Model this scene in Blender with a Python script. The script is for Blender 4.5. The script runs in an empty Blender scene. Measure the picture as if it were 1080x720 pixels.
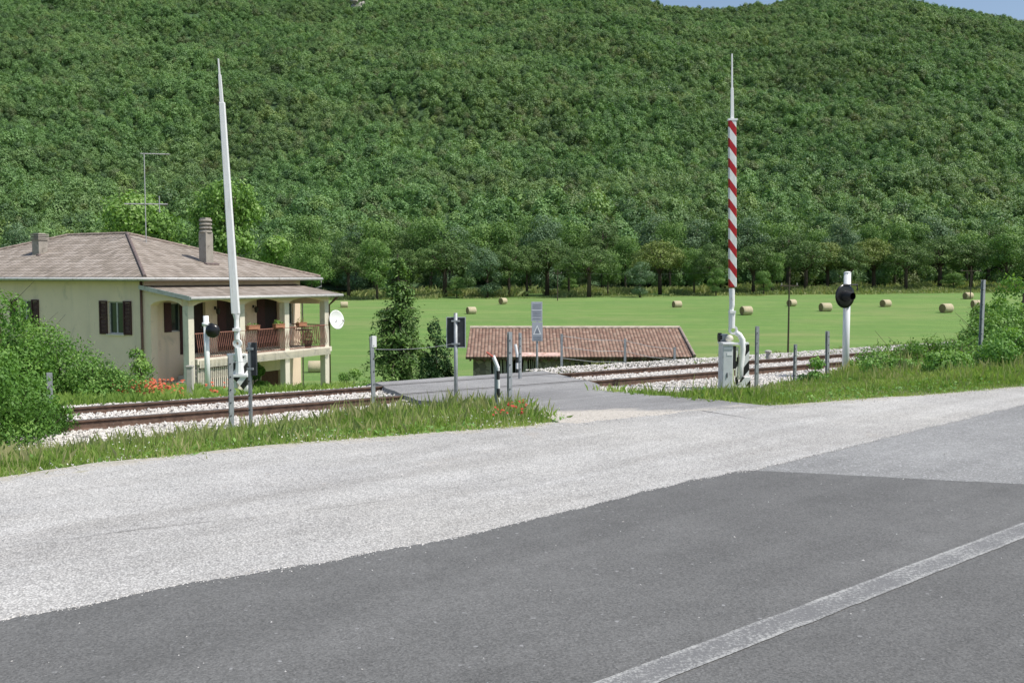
import bpy, math, random
import numpy as np
from mathutils import Vector, Matrix, noise as mnoise
R = math.radians
rng = np.random.default_rng(7)
random.seed(7)
sc = bpy.context.scene
col = sc.collection

# ------------------------------------------------------------------ camera
F, CX, CY, CAMZ = 1050.0, 540.0, 360.0, 1.6
PITCH = math.atan(68 / F)
SP, CP = math.sin(PITCH), math.cos(PITCH)
cd = bpy.data.cameras.new('camera'); cam = bpy.data.objects.new('camera', cd); col.objects.link(cam)
cd.sensor_width = 36; cd.lens = 36 * F / 1080; cd.clip_end = 6000; cd.clip_start = 0.05
cam.location = (0, 0, CAMZ); cam.rotation_euler = (R(90) - PITCH, 0, 0)
sc.camera = cam

def ray(u, v):
    a = (u - CX) / F; b = (CY - v) / F
    return a, CP + b * SP, -SP + b * CP
def at(u, v, d):
    x, y, z = ray(u, v); s = d / y
    return Vector((x * s, d, CAMZ + z * s))
def gp(u, v, z=0.0):
    x, y, dz = ray(u, v); s = (z - CAMZ) / dz
    return (x * s, y * s)

# ------------------------------------------------------------------ terrain
TD = (.8211, .5707); ND = (-.5707, .8211)
def tn(x, y): return TD[0] * x + TD[1] * y, ND[0] * x + ND[1] * y
def xy(t, n): return TD[0] * t + ND[0] * n, TD[1] * t + ND[1] * n
def sstep(x, a, b):
    k = np.clip((x - a) / (b - a), 0, 1); return k * k * (3 - 2 * k)
CN = [6.5, 8.4, 10.7, 11.8, 13.1, 14.2, 18.2, 24, 32]
CL = [6.4, 6.65, 7.6, 8.2, 7.9, 7.9, 8.9, 10.0, 11.0]
CR = [10.6, 9.7, 10.1, 10.5, 10.9, 11.9, 13.0, 13.6, 14.6]
def cross_z(n): return np.interp(n, [8, 10, 14, 17.0, 18.2, 24, 32], [-.004, -.10, -.408, -.408, -.66, -2.2, -4.2])
def vnoise(x, y, s, seed=0):
    x = np.asarray(x, float) / s + seed * 17.3; y = np.asarray(y, float) / s - seed * 9.1
    xi = np.floor(x); yi = np.floor(y); fx = x - xi; fy = y - yi
    fx = fx * fx * (3 - 2 * fx); fy = fy * fy * (3 - 2 * fy)
    def h(a, b):
        v = np.sin(a * 127.1 + b * 311.7 + seed * 3.7) * 43758.5453; return v - np.floor(v)
    return (h(xi, yi) * (1 - fx) + h(xi + 1, yi) * fx) * (1 - fy) + (h(xi, yi + 1) * (1 - fx) + h(xi + 1, yi + 1) * fx) * fy
def H(x, y):
    x = np.asarray(x, float); y = np.asarray(y, float)
    t, n = tn(x, y)
    zl = np.interp(n, [7.6, 9, 12.6, 13.2, 17.9, 18.6, 22, 29.7, 35.8, 39.3, 50, 80], [-.03, -.06, -.5, -.575, -.575, -.72, -1.05, -1.7, -2.5, -3.6, -5.2, -6.9])
    zr = np.interp(n, [7.6, 9, 12.6, 13.2, 17.9, 18.6, 22, 30, 40, 60, 80], [-.03, -.06, -.5, -.575, -.575, -.72, -2.0, -3.8, -5.5, -6.6, -7.2])
    w = sstep(x, -9, -3)
    z = zl * (1 - w) + zr * w
    # rising bank on the right verge
    z = z + .45 * sstep(t, 17, 26) * sstep(n, 8.6, 11.5) * (1 - sstep(n, 12.2, 13.4))
    far = np.interp(y, [60, 95, 140, 175, 210, 260, 320, 600], [-6.2, -7.4, -6.2, -4.9, -3.7, -2.9, -1.5, 0]) + .012 * np.clip(x, -200, 200) * sstep(y, 120, 240)
    wf = sstep(n, 42, 75) * sstep(y, 50, 80)
    z = z * (1 - wf) + far * wf
    z = z + (vnoise(x, y, 9, 1) - .5) * .25 * sstep(n, 24, 40)
    z = z + (vnoise(x, y, .8, 2) - .5) * .07 * sstep(n, 8.8, 9.6) * (1 - sstep(n, 12, 12.6))
    cl = np.interp(n, CN, CL); cr = np.interp(n, CN, CR)
    c = sstep(t, cl - .5, cl + .2) * (1 - sstep(t, cr - .2, cr + .5)) * (1 - sstep(n, 30, 36)) * sstep(n, 6, 7)
    return z * (1 - c) + (cross_z(n) - .035) * c
def hz(x, y): return float(H(x, y))
def hit(u, v, d0=15, d1=320):
    a, b, c = ray(u, v); d = np.linspace(d0, d1, 6000)
    s = d / b; g = H(a * s, d); z = CAMZ + c * s
    i = np.argmax(z < g); return Vector((a * s[i], d[i], g[i]))

# ------------------------------------------------------------------ materials
def nodes(name):
    m = bpy.data.materials.new(name); m.use_nodes = True
    nt = m.node_tree; nt.nodes.clear(); return m, nt
class NB:
    def __init__(s, name): s.m, s.t = nodes(name)
    def n(s, typ, **kw):
        nd = s.t.nodes.new(typ)
        for k, v in kw.items():
            if k.startswith('_'): continue
            if hasattr(nd, k): setattr(nd, k, v)
            else: s.set(nd, k, v)
        return nd
    def set(s, nd, k, v):
        k = {'Colr': 'Color'}.get(k, k)
        if isinstance(v, bpy.types.NodeSocket): s.t.links.new(v, nd.inputs[k])
        else: nd.inputs[k].default_value = v
    def coord(s, which='Object', scale=None):
        o = s.n('ShaderNodeTexCoord').outputs[which]
        if scale:
            mp = s.n('ShaderNodeMapping'); s.set(mp, 'Vector', o); s.set(mp, 'Scale', scale); o = mp.outputs[0]
        return o
    def road(s, scale):
        a = s.n('ShaderNodeMapping'); s.set(a, 'Vector', s.n('ShaderNodeTexCoord').outputs['Object']); s.set(a, 'Rotation', (0, 0, -R(41.7)))
        c = s.n('ShaderNodeMapping'); s.set(c, 'Vector', a.outputs[0]); s.set(c, 'Scale', scale); return c.outputs[0]
    def noise(s, vec, scale, detail=4, rough=.55, dist=0):
        nd = s.n('ShaderNodeTexNoise'); s.set(nd, 'Vector', vec); s.set(nd, 'Scale', scale); s.set(nd, 'Detail', detail); s.set(nd, 'Roughness', rough); s.set(nd, 'Distortion', dist)
        return nd.outputs['Fac']
    def voro(s, vec, scale, out='Color', feature='F1'):
        nd = s.n('ShaderNodeTexVoronoi', feature=feature); s.set(nd, 'Vector', vec); s.set(nd, 'Scale', scale); return nd.outputs[out]
    def ramp(s, fac, stops, interp='LINEAR'):
        nd = s.n('ShaderNodeValToRGB'); cr = nd.color_ramp; cr.interpolation = interp
        while len(cr.elements) < len(stops): cr.elements.new(.5)
        for e, (p, c) in zip(cr.elements, stops):
            e.position = p; e.color = (c[0], c[1], c[2], 1) if hasattr(c, '__len__') else (c, c, c, 1)
        s.set(nd, 'Fac', fac); return nd.outputs['Color']
    def mix(s, fac, a, b, mode='MIX'):
        nd = s.n('ShaderNodeMix', data_type='RGBA', blend_type=mode)
        for i, v in ((0, fac), (6, a), (7, b)):
            if isinstance(v, bpy.types.NodeSocket): s.t.links.new(v, nd.inputs[i])
            elif i == 0: nd.inputs[0].default_value = v
            else: nd.inputs[i].default_value = (v[0], v[1], v[2], 1)
        return nd.outputs[2]
    def math(s, op, a, b=0.0, clamp=False):
        nd = s.n('ShaderNodeMath', operation=op, use_clamp=clamp)
        for i, v in ((0, a), (1, b)):
            if isinstance(v, bpy.types.NodeSocket): s.t.links.new(v, nd.inputs[i])
            else: nd.inputs[i].default_value = v
        return nd.outputs[0]
    def attr(s, name, out='Fac'): 
        nd = s.n('ShaderNodeAttribute'); nd.attribute_name = name; return nd.outputs[out]
    def bump(s, h, strength=.5, dist=.01):
        nd = s.n('ShaderNodeBump'); s.set(nd, 'Height', h); s.set(nd, 'Strength', strength); s.set(nd, 'Distance', dist); return nd.outputs[0]
    def out(s, shader):
        o = s.n('ShaderNodeOutputMaterial'); s.t.links.new(shader, o.inputs[0]); return s.m
    def pbr(s, color, rough=.8, metal=0, normal=None, spec=.4):
        p = s.n('ShaderNodeBsdfPrincipled')
        s.set(p, 'Base Color', color if isinstance(color, bpy.types.NodeSocket) else (*color, 1))
        s.set(p, 'Roughness', rough); s.set(p, 'Metallic', metal); s.set(p, 'Specular IOR Level', spec)
        if normal is not None: s.set(p, 'Normal', normal)
        return s.out(p.outputs[0])

def mat_foliage(name, dark, mid, light, trans=.25, inst=False, patch=None):
    b = NB(name)
    f = b.attr('tint')
    if inst:
        oi = b.n('ShaderNodeObjectInfo').outputs['Random']
        f = b.math('ADD', b.math('MULTIPLY', f, .38), b.math('MULTIPLY', oi, .62))
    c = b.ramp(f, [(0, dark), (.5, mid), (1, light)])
    if inst:
        f2 = b.math('FRACT', b.math('MULTIPLY', oi, 61.7)); f3 = b.math('FRACT', b.math('MULTIPLY', oi, 23.3))
        c = b.mix(b.ramp(f2, [(.88, 0), (.92, .5)]), c, (.175, .185, .095))
        c = b.mix(b.ramp(f3, [(.08, .55), (.14, 0)]), c, (.045, .095, .045))
        c = b.mix(b.ramp(f3, [(.93, 0), (.96, .7)]), c, (.22, .33, .10))
    if patch:
        g = b.n('ShaderNodeNewGeometry').outputs['Position']
        c = b.mix(1.0, c, b.ramp(b.noise(g, .018, 4, .65), [(.34, .84), (.62, 1.08)]), 'MULTIPLY')  # dark gullies and clump shading put into the leaf colour
        c = b.mix(b.ramp(b.noise(g, patch[0], 3, .6), [(.42, 0), (.62, 1)]), c, b.mix(1.0, c, patch[1], 'MULTIPLY'))
    d = b.n('ShaderNodeBsdfPrincipled'); b.set(d, 'Base Color', c); b.set(d, 'Roughness', .55); b.set(d, 'Specular IOR Level', .3)
    tr = b.n('ShaderNodeBsdfTranslucent'); b.set(tr, 'Color', b.mix(1.0, c, (1.3, 1.35, .6), 'MULTIPLY'))
    mx = b.n('ShaderNodeMixShader'); b.set(mx, 'Fac', trans)
    b.t.links.new(d.outputs[0], mx.inputs[1]); b.t.links.new(tr.outputs[0], mx.inputs[2])
    return b.out(mx.outputs[0])

def mat_plain(name, c, rough=.6, metal=0, var=.15, scale=6, bump=0, spec=.4, dirt=None, runs=None):
    b = NB(name); o = b.coord('Object')
    n = b.noise(o, scale, 5, .6)
    k = b.ramp(n, [(.3, tuple(x * (1 - var) for x in c)), (.7, tuple(min(1, x * (1 + var)) for x in c))])
    if dirt:
        n2 = b.noise(o, dirt[1], 6, .65, .5); k = b.mix(b.ramp(n2, [(dirt[2], 0), (dirt[2] + .15, 1)]), k, dirt[0])
    if runs:
        k = b.mix(b.ramp(b.noise(b.coord('Object', (1, 1, .10)), runs[1], 5, .65), [(runs[2], 0), (runs[2] + .18, runs[3])]), k, runs[0])
    nm = b.bump(b.noise(o, scale * 8, 3), bump, .01) if bump else None
    return b.pbr(k, rough, metal, nm, spec)

def mat_asphalt(name, base, chips, chipamt, worn=.12, warm=(1, 1, 1), sand=False):
    b = NB(name); o = b.coord('Object')
    big = b.noise(o, .35, 4, .6); med = b.noise(o, 2.3, 5, .7); fine = b.noise(o, 90, 3, .7)
    v = b.ramp(b.voro(o, 95), [(0, .5), (1, 1.3)])
    c = b.mix(1.0, tuple(base * w for w in warm), b.ramp(big, [(.3, 1 - worn), (.7, 1 + worn)]), 'MULTIPLY')
    c = b.mix(1.0, c, b.ramp(med, [(.3, .90), (.7, 1.1)]), 'MULTIPLY')
    streak = b.noise(b.road((.10, 1.6, 1)), 1.3, 4, .55)
    c = b.mix(1.0, c, b.ramp(streak, [(.35, .90), (.65, 1.10)]), 'MULTIPLY')
    c = b.mix(1.0, c, b.ramp(b.noise(b.road((.5, 1.2, 1)), .9, 6, .7, .8), [(.60, 1.0), (.72, .84)]), 'MULTIPLY')
    c = b.mix(.65, c, b.mix(1.0, c, v, 'MULTIPLY'))
    c = b.mix(1.0, c, b.ramp(fine, [(.3, .72), (.7, 1.3)]), 'MULTIPLY')
    if chipamt > 0:
        sp = b.n('ShaderNodeSeparateColor'); b.set(sp, 'Color', b.voro(o, 70))
        c = b.mix(b.math('MULTIPLY', b.ramp(sp.outputs[0], [(1 - chipamt, 0), (1 - chipamt + .03, 1)]), .8), c, (chips,) * 3)
    if sand:
        sf = b.math('ADD', b.attr('tint'), b.math('MULTIPLY', b.math('SUBTRACT', b.noise(o, 2.2, 6, .7), .5), 1.3))
        c = b.mix(b.ramp(sf, [(.35, 0), (.75, .9)]), c, b.ramp(b.voro(o, 60), [(.1, (.40, .36, .30)), (.8, (.66, .61, .54))]))
    nm = b.bump(b.noise(o, 130, 3, .8), .55, .006)
    return b.pbr(c, .85, 0, nm, .3)

def mat_chipseal(name, sandy=False):
    b = NB(name); o = b.coord('Object')
    big = b.noise(o, .28, 4, .6); med = b.noise(o, 1.7, 6, .7)
    d = b.voro(o, 88, 'Distance'); cells = b.n('ShaderNodeSeparateColor'); b.set(cells, 'Color', b.voro(o, 88))
    c = b.ramp(cells.outputs[0], [(0, (.40, .392, .38)), (.25, (.505, .495, .475)), (.6, (.58, .57, .545)), (1, (.70, .69, .66))])
    c = b.mix(1.0, c, b.ramp(d, [(.25, 1.04), (.66, .62)]), 'MULTIPLY')
    c = b.mix(1.0, c, b.ramp(big, [(.3, (.90, .90, .91)), (.7, (1.06, 1.05, 1.03))]), 'MULTIPLY')
    c = b.mix(1.0, c, b.ramp(med, [(.3, .88), (.72, 1.10)]), 'MULTIPLY')
    st = b.noise(b.road((.18, 1.7, 1)), 1.1, 5, .6)
    c = b.mix(1.0, c, b.ramp(st, [(.34, (.86, .85, .84)), (.6, (1.06, 1.06, 1.06))]), 'MULTIPLY')
    c = b.mix(b.ramp(b.noise(o, .8, 5, .7, .6), [(.62, 0), (.74, .45)]), c, (.36, .30, .24))
    if sandy:
        sf = b.math('ADD', b.attr('tint'), b.math('MULTIPLY', b.math('SUBTRACT', b.noise(o, 1.6, 8, .75), .5), 1.5))
        sc_ = b.ramp(b.noise(o, 38, 5, .8), [(.3, (.33, .30, .25)), (.7, (.62, .58, .51))])
        sc_ = b.mix(b.ramp(b.noise(o, 4, 5, .7), [(.52, 0), (.66, .75)]), sc_, (.30, .30, .19))
        c = b.mix(b.ramp(sf, [(.42, 0), (.62, 1)]), c, sc_)
    nm = b.bump(d, .45, .006)
    return b.pbr(c, .9, 0, nm, .2)

def mat_stone(name, a, bb, scale=20):
    b = NB(name); f = b.attr('tint'); o = b.coord('Object')
    c = b.ramp(f, [(0, a), (.25, tuple((x + y) / 2 for x, y in zip(a, bb))), (1, bb)])
    c = b.mix(1.0, c, b.ramp(b.noise(o, scale, 4), [(.3, .8), (.7, 1.15)]), 'MULTIPLY')
    return b.pbr(c, .9, 0, None, .2)

def mat_ground():
    b = NB('ground_grass'); o = b.coord('Object')
    fine = b.noise(o, 7, 5, .75); big = b.noise(o, .03, 4, .6); mid = b.noise(o, .35, 5, .65)
    strip = b.noise(b.coord('Object', (.02, .09, 1)), 1, 5, .7)
    c = b.ramp(fine, [(.3, (.125, .225, .055)), (.7, (.19, .31, .09))])
    c = b.mix(b.ramp(mid, [(.45, 0), (.75, .55)]), c, (.25, .32, .11))
    c = b.mix(b.ramp(big, [(.45, 0), (.7, .5)]), c, (.14, .25, .06))
    c = b.mix(b.ramp(strip, [(.5, 0), (.7, .25)]), c, (.22, .27, .11))
    mow = b.math('SINE', b.math('ADD', b.math('MULTIPLY', b.noise(o, .02, 3), 14), b.math('MULTIPLY', b.noise(b.coord('Object', (.004, .04, 1)), 1.0, 4, .5), 60)))
    c = b.mix(1.0, c, b.ramp(mow, [(0, (.92, .94, .93)), (1, (1.07, 1.04, 1.02))]), 'MULTIPLY')
    c = b.mix(b.ramp(b.noise(b.coord('Object', (.5, 1.2, 1)), .07, 6, .75), [(.50, 0), (.68, .6)]), c, (.28, .30, .12))
    # bare earthy soil close to the road, under the blades
    g = b.n('ShaderNodeSeparateXYZ'); b.set(g, 0, b.n('ShaderNodeNewGeometry').outputs['Position'])
    nn = b.math('ADD', b.math('MULTIPLY', g.outputs[0], ND[0]), b.math('MULTIPLY', g.outputs[1], ND[1]))
    near = b.ramp(b.math('DIVIDE', nn, 40), [(.45, 1), (.6, 0)])
    soil = b.ramp(fine, [(.3, (.12, .15, .05)), (.7, (.20, .22, .09))])
    c = b.mix(near, c, soil)
    # shade under the trees, painted into the ground colour
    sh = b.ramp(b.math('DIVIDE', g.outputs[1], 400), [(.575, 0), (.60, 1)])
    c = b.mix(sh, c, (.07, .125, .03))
    return b.pbr(c, .95, 0, b.bump(b.noise(o, 5, 5, .8), .8, .12), .15)

def mat_tiles(name, cols, rowsz, colsz, lich=(.20, .19, .17), rowshade=.34, lichamt=.58):
    """roof tiles; UV in metres (u along eave, v up slope)"""
    b = NB(name); uv = b.coord('UV'); s = b.n('ShaderNodeSeparateXYZ'); b.set(s, 0, uv)
    fu = b.math('FRACT', b.math('DIVIDE', s.outputs[0], colsz)); fv = b.math('FRACT', b.math('DIVIDE', s.outputs[1], rowsz))
    iu = b.math('FLOOR', b.math('DIVIDE', s.outputs[0], colsz)); iv = b.math('FLOOR', b.math('DIVIDE', s.outputs[1], rowsz))
    cv = b.n('ShaderNodeCombineXYZ'); b.set(cv, 0, iu); b.set(cv, 1, iv)
    wn = b.n('ShaderNodeTexWhiteNoise', noise_dimensions='2D'); b.set(wn, 'Vector', cv.outputs[0])
    n = b.noise(uv, .9, 5, .7)
    f = b.math('ADD', b.math('MULTIPLY', wn.outputs['Value'], .55), b.math('MULTIPLY', n, .5))
    c = b.ramp(f, [(i / (len(cols) - 1), k) for i, k in enumerate(cols)])
    hump = b.math('SINE', b.math('MULTIPLY', fu, math.pi))
    c = b.mix(1.0, c, b.ramp(fv, [(0, rowshade), (.2, 1), (1, 1.08)]), 'MULTIPLY')  # shading line at each tile row painted into the colour
    c = b.mix(1.0, c, b.ramp(hump, [(0, .72), (.45, 1), (1, 1.05)]), 'MULTIPLY')  # crease shade between tile humps put into the colour too
    c = b.mix(b.ramp(b.noise(uv, 3, 6, .7), [(lichamt, 0), (lichamt + .15, .7)]), c, lich)
    h = b.math('ADD', hump, b.math('MULTIPLY', fv, -.8))
    return b.pbr(c, .9, 0, b.bump(h, .8, .05), .15)

M = {}
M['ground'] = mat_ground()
M['asphalt_new'] = mat_asphalt('fresh_asphalt', .152, .34, .003, .10, (1.0, .995, .965))
M['asphalt_old'] = mat_asphalt('old_asphalt', .27, .42, .10, .12, (1, 1, .98))
M['asphalt_cross'] = mat_asphalt('crossing_asphalt', .28, .42, .05, .22, (1, .98, .96), True)
M['chipseal'] = mat_chipseal('pale_chip_seal'); M['chipsand'] = mat_chipseal('sandy_chip_seal', True)
M['crack'] = mat_plain('tar_crack', (.22, .21, .20), .9, 0, .3, 40)
M['sand'] = mat_plain('sandy_gravel', (.50, .475, .43), .95, 0, .25, 30, .6, dirt=((.30, .28, .19), 5, .54))
def paint_line():
    b = NB('worn_road_paint'); o = b.coord('Object')
    w = b.noise(o, 55, 5, .8); w2 = b.noise(o, 4, 4, .6)
    f = b.ramp(b.math('SUBTRACT', b.math('ADD', w, b.math('MULTIPLY', w2, .35)), b.math('MULTIPLY', b.attr('tint'), .09)), [(.50, 1), (.68, 0)])
    c = b.mix(b.math('MULTIPLY', f, .85), (.17, .17, .17), (.47, .47, .45))
    return b.pbr(c, .8, 0, b.bump(b.noise(o, 130, 3, .8), .5, .005))
M['line'] = paint_line()
M['ballast_bed'] = mat_chipseal('ballast_bed')
M['ballast'] = mat_stone('ballast_stone', (.38, .345, .30), (.74, .705, .66))
M['pebble'] = mat_stone('pebbles', (.25, .23, .2), (.7, .68, .65), 60)
M['rail'] = mat_plain('rusty_rail', (.15, .095, .07), .75, .2, .4, 9, .3)
M['railtop'] = mat_plain('rail_head', (.30, .27, .25), .45, .6, .2, 3)
M['sleeper'] = mat_plain('concrete_sleeper', (.36, .31, .26), .95, 0, .25, 6, .3)
M['white'] = mat_plain('white_paint', (.80, .80, .79), .45, 0, .05, 5, dirt=((.55, .53, .50), 7, .62))
M['whitebright'] = mat_plain('clean_white_paint', (.84, .84, .83), .4, 0, .03, 3, dirt=((.5, .47, .42), 9, .62), runs=((.42, .34, .27), 12, .58, .45))
M['galv'] = mat_plain('galvanised_steel', (.34, .36, .37), .55, .35, .18, 14, dirt=((.20, .19, .17), 11, .6))
M['greybox'] = mat_plain('grey_painted_metal', (.62, .64, .64), .5, 0, .08, 5, dirt=((.26, .27, .25), 6, .60))
M['black'] = mat_plain('black_paint', (.012, .012, .013), .28, 0, .2, 6, spec=.5)
M['matblack'] = mat_plain('dull_black_paint', (.02, .02, .022), .6, 0, .3, 6)
M['signgrey'] = mat_plain('weathered_sign_grey', (.44, .46, .50), .5, 0, .07, 7, dirt=((.3, .31, .33), 9, .6))
M['signink'] = mat_plain('faded_ink', (.24, .26, .30), .6)
M['signback'] = mat_plain('dark_sign_back', (.035, .038, .045), .5, 0, .25, 8, dirt=((.09, .09, .09), 8, .6))
M['wall'] = mat_plain('cream_render', (.84, .67, .51), .92, 0, .05, 1.2, .15, dirt=((.60, .49, .38), 1.1, .58), runs=((.48, .41, .33), 1.6, .56, .3))
M['wallpale'] = mat_plain('pale_render', (.70, .64, .53), .92, 0, .06, 2, .15, dirt=((.42, .40, .35), 2.5, .56), runs=((.36, .33, .28), 3.5, .54, .6))
M['shutter'] = mat_plain('dark_red_wood', (.055, .018, .018), .6, 0, .2, 8)
M['doorwood'] = mat_plain('dark_door_wood', (.028, .014, .012), .6, 0, .2, 8)
M['wood'] = mat_plain('brown_wood', (.12, .055, .035), .7, 0, .25, 8)
M['darkroom'] = mat_plain('dark_interior', (.012, .012, .012), .9)
M['pipe'] = mat_plain('brown_pipe', (.16, .085, .06), .5, 0, .15, 6)
M['fascia'] = mat_plain('pale_gutter', (.50, .49, .47), .55, .1, .1, 4, dirt=((.28, .26, .23), 5, .56))
M['soffit'] = mat_plain('soffit_render', (.24, .20, .15), .9, 0, .1, 3)
M['ironrail'] = mat_plain('faded_red_iron', (.26, .115, .085), .7, .1, .25, 14)
M['chimney'] = mat_plain('chimney_render', (.33, .30, .26), .92, 0, .15, 5, .3, dirt=((.15, .13, .11), 4, .56))
M['antenna'] = mat_plain('antenna_metal', (.45, .45, .45), .5, .4)
M['terracotta'] = mat_plain('terracotta', (.38, .17, .10), .85, 0, .2, 12)
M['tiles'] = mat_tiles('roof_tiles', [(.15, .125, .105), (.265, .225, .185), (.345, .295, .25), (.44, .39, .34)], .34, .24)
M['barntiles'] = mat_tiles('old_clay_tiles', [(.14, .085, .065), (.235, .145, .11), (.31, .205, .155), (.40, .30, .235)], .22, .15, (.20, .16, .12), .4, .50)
M['ridge'] = mat_plain('ridge_tile', (.30, .24, .20), .9, 0, .3, 6, .3)
M['ridgedark'] = mat_plain('dark_ridge_tile', (.17, .13, .12), .9, 0, .3, 6, .3)
M['ridgepale'] = mat_plain('mortared_ridge', (.52, .44, .36), .9, 0, .25, 3, .3)
def stonewall():
    b = NB('rubble_stone'); o = b.coord('Object')
    s = b.n('ShaderNodeSeparateColor'); b.set(s, 'Color', b.voro(o, 5))
    c = b.ramp(s.outputs[0], [(0, (.09, .08, .065)), (.5, (.17, .15, .12)), (1, (.27, .24, .19))])
    d = b.voro(o, 5, 'Distance', 'DISTANCE_TO_EDGE')
    c = b.mix(b.ramp(d, [(0, 1), (.06, 0)]), c, (.08, .07, .06))
    return b.pbr(c, .95, 0, b.bump(d, .6, .05), .1)
M['stonewall'] = stonewall()
def glass():
    b = NB('window_glass'); return b.pbr((.03, .045, .04), .08, 0, None, .6)
M['glass'] = glass()
M['bark'] = mat_plain('bark', (.085, .065, .05), .95, 0, .35, 6, .6)
M['hay'] = None
def hay():
    b = NB('rolled_hay'); o = b.coord('Object', (3, 40, 40))
    n = b.noise(o, 2, 5, .75)
    c = b.ramp(n, [(.3, (.34, .29, .18)), (.55, (.54, .47, .32)), (.75, (.70, .63, .46))])
    return b.pbr(c, .95, 0, b.bump(n, .6, .05), .1)
M['hay'] = hay()
def hayend():
    b = NB('hay_spiral'); o = b.coord('Object')
    s = b.n('ShaderNodeSeparateXYZ'); b.set(s, 0, o)
    r = b.math('SQRT', b.math('ADD', b.math('POWER', s.outputs[1], 2), b.math('POWER', s.outputs[2], 2)))
    w = b.math('SINE', b.math('MULTIPLY', b.math('ADD', r, b.math('MULTIPLY', b.noise(o, 4), .12)), 55))
    c = b.ramp(w, [(0, (.22, .16, .08)), (1, (.42, .33, .18))])
    return b.pbr(c, .95, 0, b.bump(w, .5, .04), .1)
M['hayend'] = hayend()
def stripes(period=.365, slope=1.35, duty=.46, c0=(.80, .80, .78), c1=(.42, .015, .02)):
    b = NB('diagonal_red_white'); s = b.n('ShaderNodeSeparateXYZ'); b.set(s, 0, b.coord('Object'))
    v = b.math('FRACT', b.math('DIVIDE', b.math('ADD', s.outputs[2], b.math('MULTIPLY', s.outputs[0], slope)), period))
    k = b.math('LESS_THAN', v, duty)
    k2 = b.mix(k, c0, c1)
    k2 = b.mix(1.0, k2, b.ramp(b.noise(b.coord('Object'), 12, 4), [(.3, .86), (.7, 1.05)]), 'MULTIPLY')
    return b.pbr(k2, .4)
M['stripes'] = stripes()
M['chevron'] = stripes(.36, -1.3, .5, (.80, .80, .78), (.02, .02, .02))
def bands():
    b = NB('black_white_bands'); s = b.n('ShaderNodeSeparateXYZ'); b.set(s, 0, b.coord('Object'))
    k = b.math('LESS_THAN', b.math('FRACT', b.math('DIVIDE', s.outputs[2], .25)), .5)
    return b.pbr(b.mix(k, (.75, .75, .73), (.02, .02, .02)), .5)
M['bands'] = bands()
M['grassblade'] = mat_foliage('verge_grass', (.17, .28, .06), (.32, .45, .11), (.54, .55, .27), .42)
M['weed'] = mat_foliage('weeds', (.08, .19, .04), (.17, .34, .075), (.28, .44, .12), .3)
M['dry'] = mat_foliage('dry_grass', (.20, .27, .09), (.36, .38, .16), (.52, .46, .27), .3)
M['poppy'] = mat_plain('poppy_red', (.50, .05, .03), .6)
M['orangeflower'] = mat_plain('orange_flower', (.55, .13, .06), .6)
M['whiteflower'] = mat_plain('white_flower', (.7, .7, .6), .6)
M['shrub'] = mat_foliage('shrub_leaves', (.05, .13, .025), (.13, .27, .05), (.27, .43, .10), .3)
M['bramble'] = mat_foliage('bramble_leaves', (.06, .135, .03), (.16, .31, .065), (.34, .50, .14), .28)
M['broad'] = mat_foliage('broadleaf', (.05, .11, .035), (.14, .255, .065), (.27, .40, .12), .25)
M['plane'] = mat_foliage('bright_broadleaf', (.05, .11, .03), (.18, .33, .065), (.48, .62, .26), .25)
M['broad2'] = mat_foliage('broadleaf_grey', (.06, .11, .06), (.12, .20, .10), (.21, .31, .17), .2)
M['pine'] = mat_foliage('pine_needles', (.035, .07, .024), (.10, .175, .048), (.23, .33, .10), .15)
M['pineolive'] = mat_foliage('olive_pine_needles', (.07, .11, .03), (.18, .24, .06), (.30, .36, .11), .15)
M['conifer'] = mat_foliage('conifer_needles', (.045, .095, .025), (.12, .22, .055), (.27, .42, .11), .18)
M['thuja'] = mat_foliage('thuja', (.012, .04, .012), (.03, .08, .02), (.06, .14, .03), .12)
M['forest'] = mat_foliage('hill_forest', (.105, .195, .075), (.150, .275, .092), (.215, .355, .125), .22, True, (.012, (1.18, 1.02, 1.10)))  # aerial haze put into the leaf colours as paler, cooler greens
M['hill'] = mat_plain('forest_floor', (.06, .11, .045), 1, 0, .4, .05)
M['rock'] = mat_plain('pale_rock', (.35, .33, .29), .95, 0, .3, .3, .5)
M['lamp'] = mat_plain('dark_lamp', (.03, .025, .02), .5)
M['concrete'] = mat_plain('weathered_concrete', (.42, .40, .36), .9, 0, .15, 5, .2)
M['red'] = mat_plain('faded_red', (.5, .1, .07), .6)
M['flange'] = mat_plain('flangeway', (.05, .04, .035), .9, 0, .3, 20)

# ------------------------------------------------------------------ mesh helpers
def npmesh(name, verts, faces, mats, parent=None, tint=None, smooth=False, fmat=None):
    """faces: int array (n,3|4)"""
    verts = np.asarray(verts, np.float32).reshape(-1, 3); faces = np.asarray(faces, np.int32)
    me = bpy.data.meshes.new(name); k = faces.shape[1]; nf = len(faces)
    me.vertices.add(len(verts)); me.vertices.foreach_set('co', verts.ravel())
    me.loops.add(nf * k); me.loops.foreach_set('vertex_index', faces.ravel())
    me.polygons.add(nf); me.polygons.foreach_set('loop_start', np.arange(0, nf * k, k, dtype=np.int32))
    try: me.polygons.foreach_set('loop_total', np.full(nf, k, np.int32))
    except Exception: pass
    for m in (mats if isinstance(mats, (list, tuple)) else [mats]): me.materials.append(m)
    if fmat is not None: me.polygons.foreach_set('material_index', np.asarray(fmat, np.int32))
    me.polygons.foreach_set('use_smooth', np.full(nf, smooth))
    me.update(calc_edges=True)
    if tint is not None:
        a = me.attributes.new('tint', 'FLOAT', 'FACE'); a.data.foreach_set('value', np.asarray(tint, np.float32))
    o = bpy.data.objects.new(name, me); col.objects.link(o)
    if parent: o.parent = parent
    return o

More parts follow.
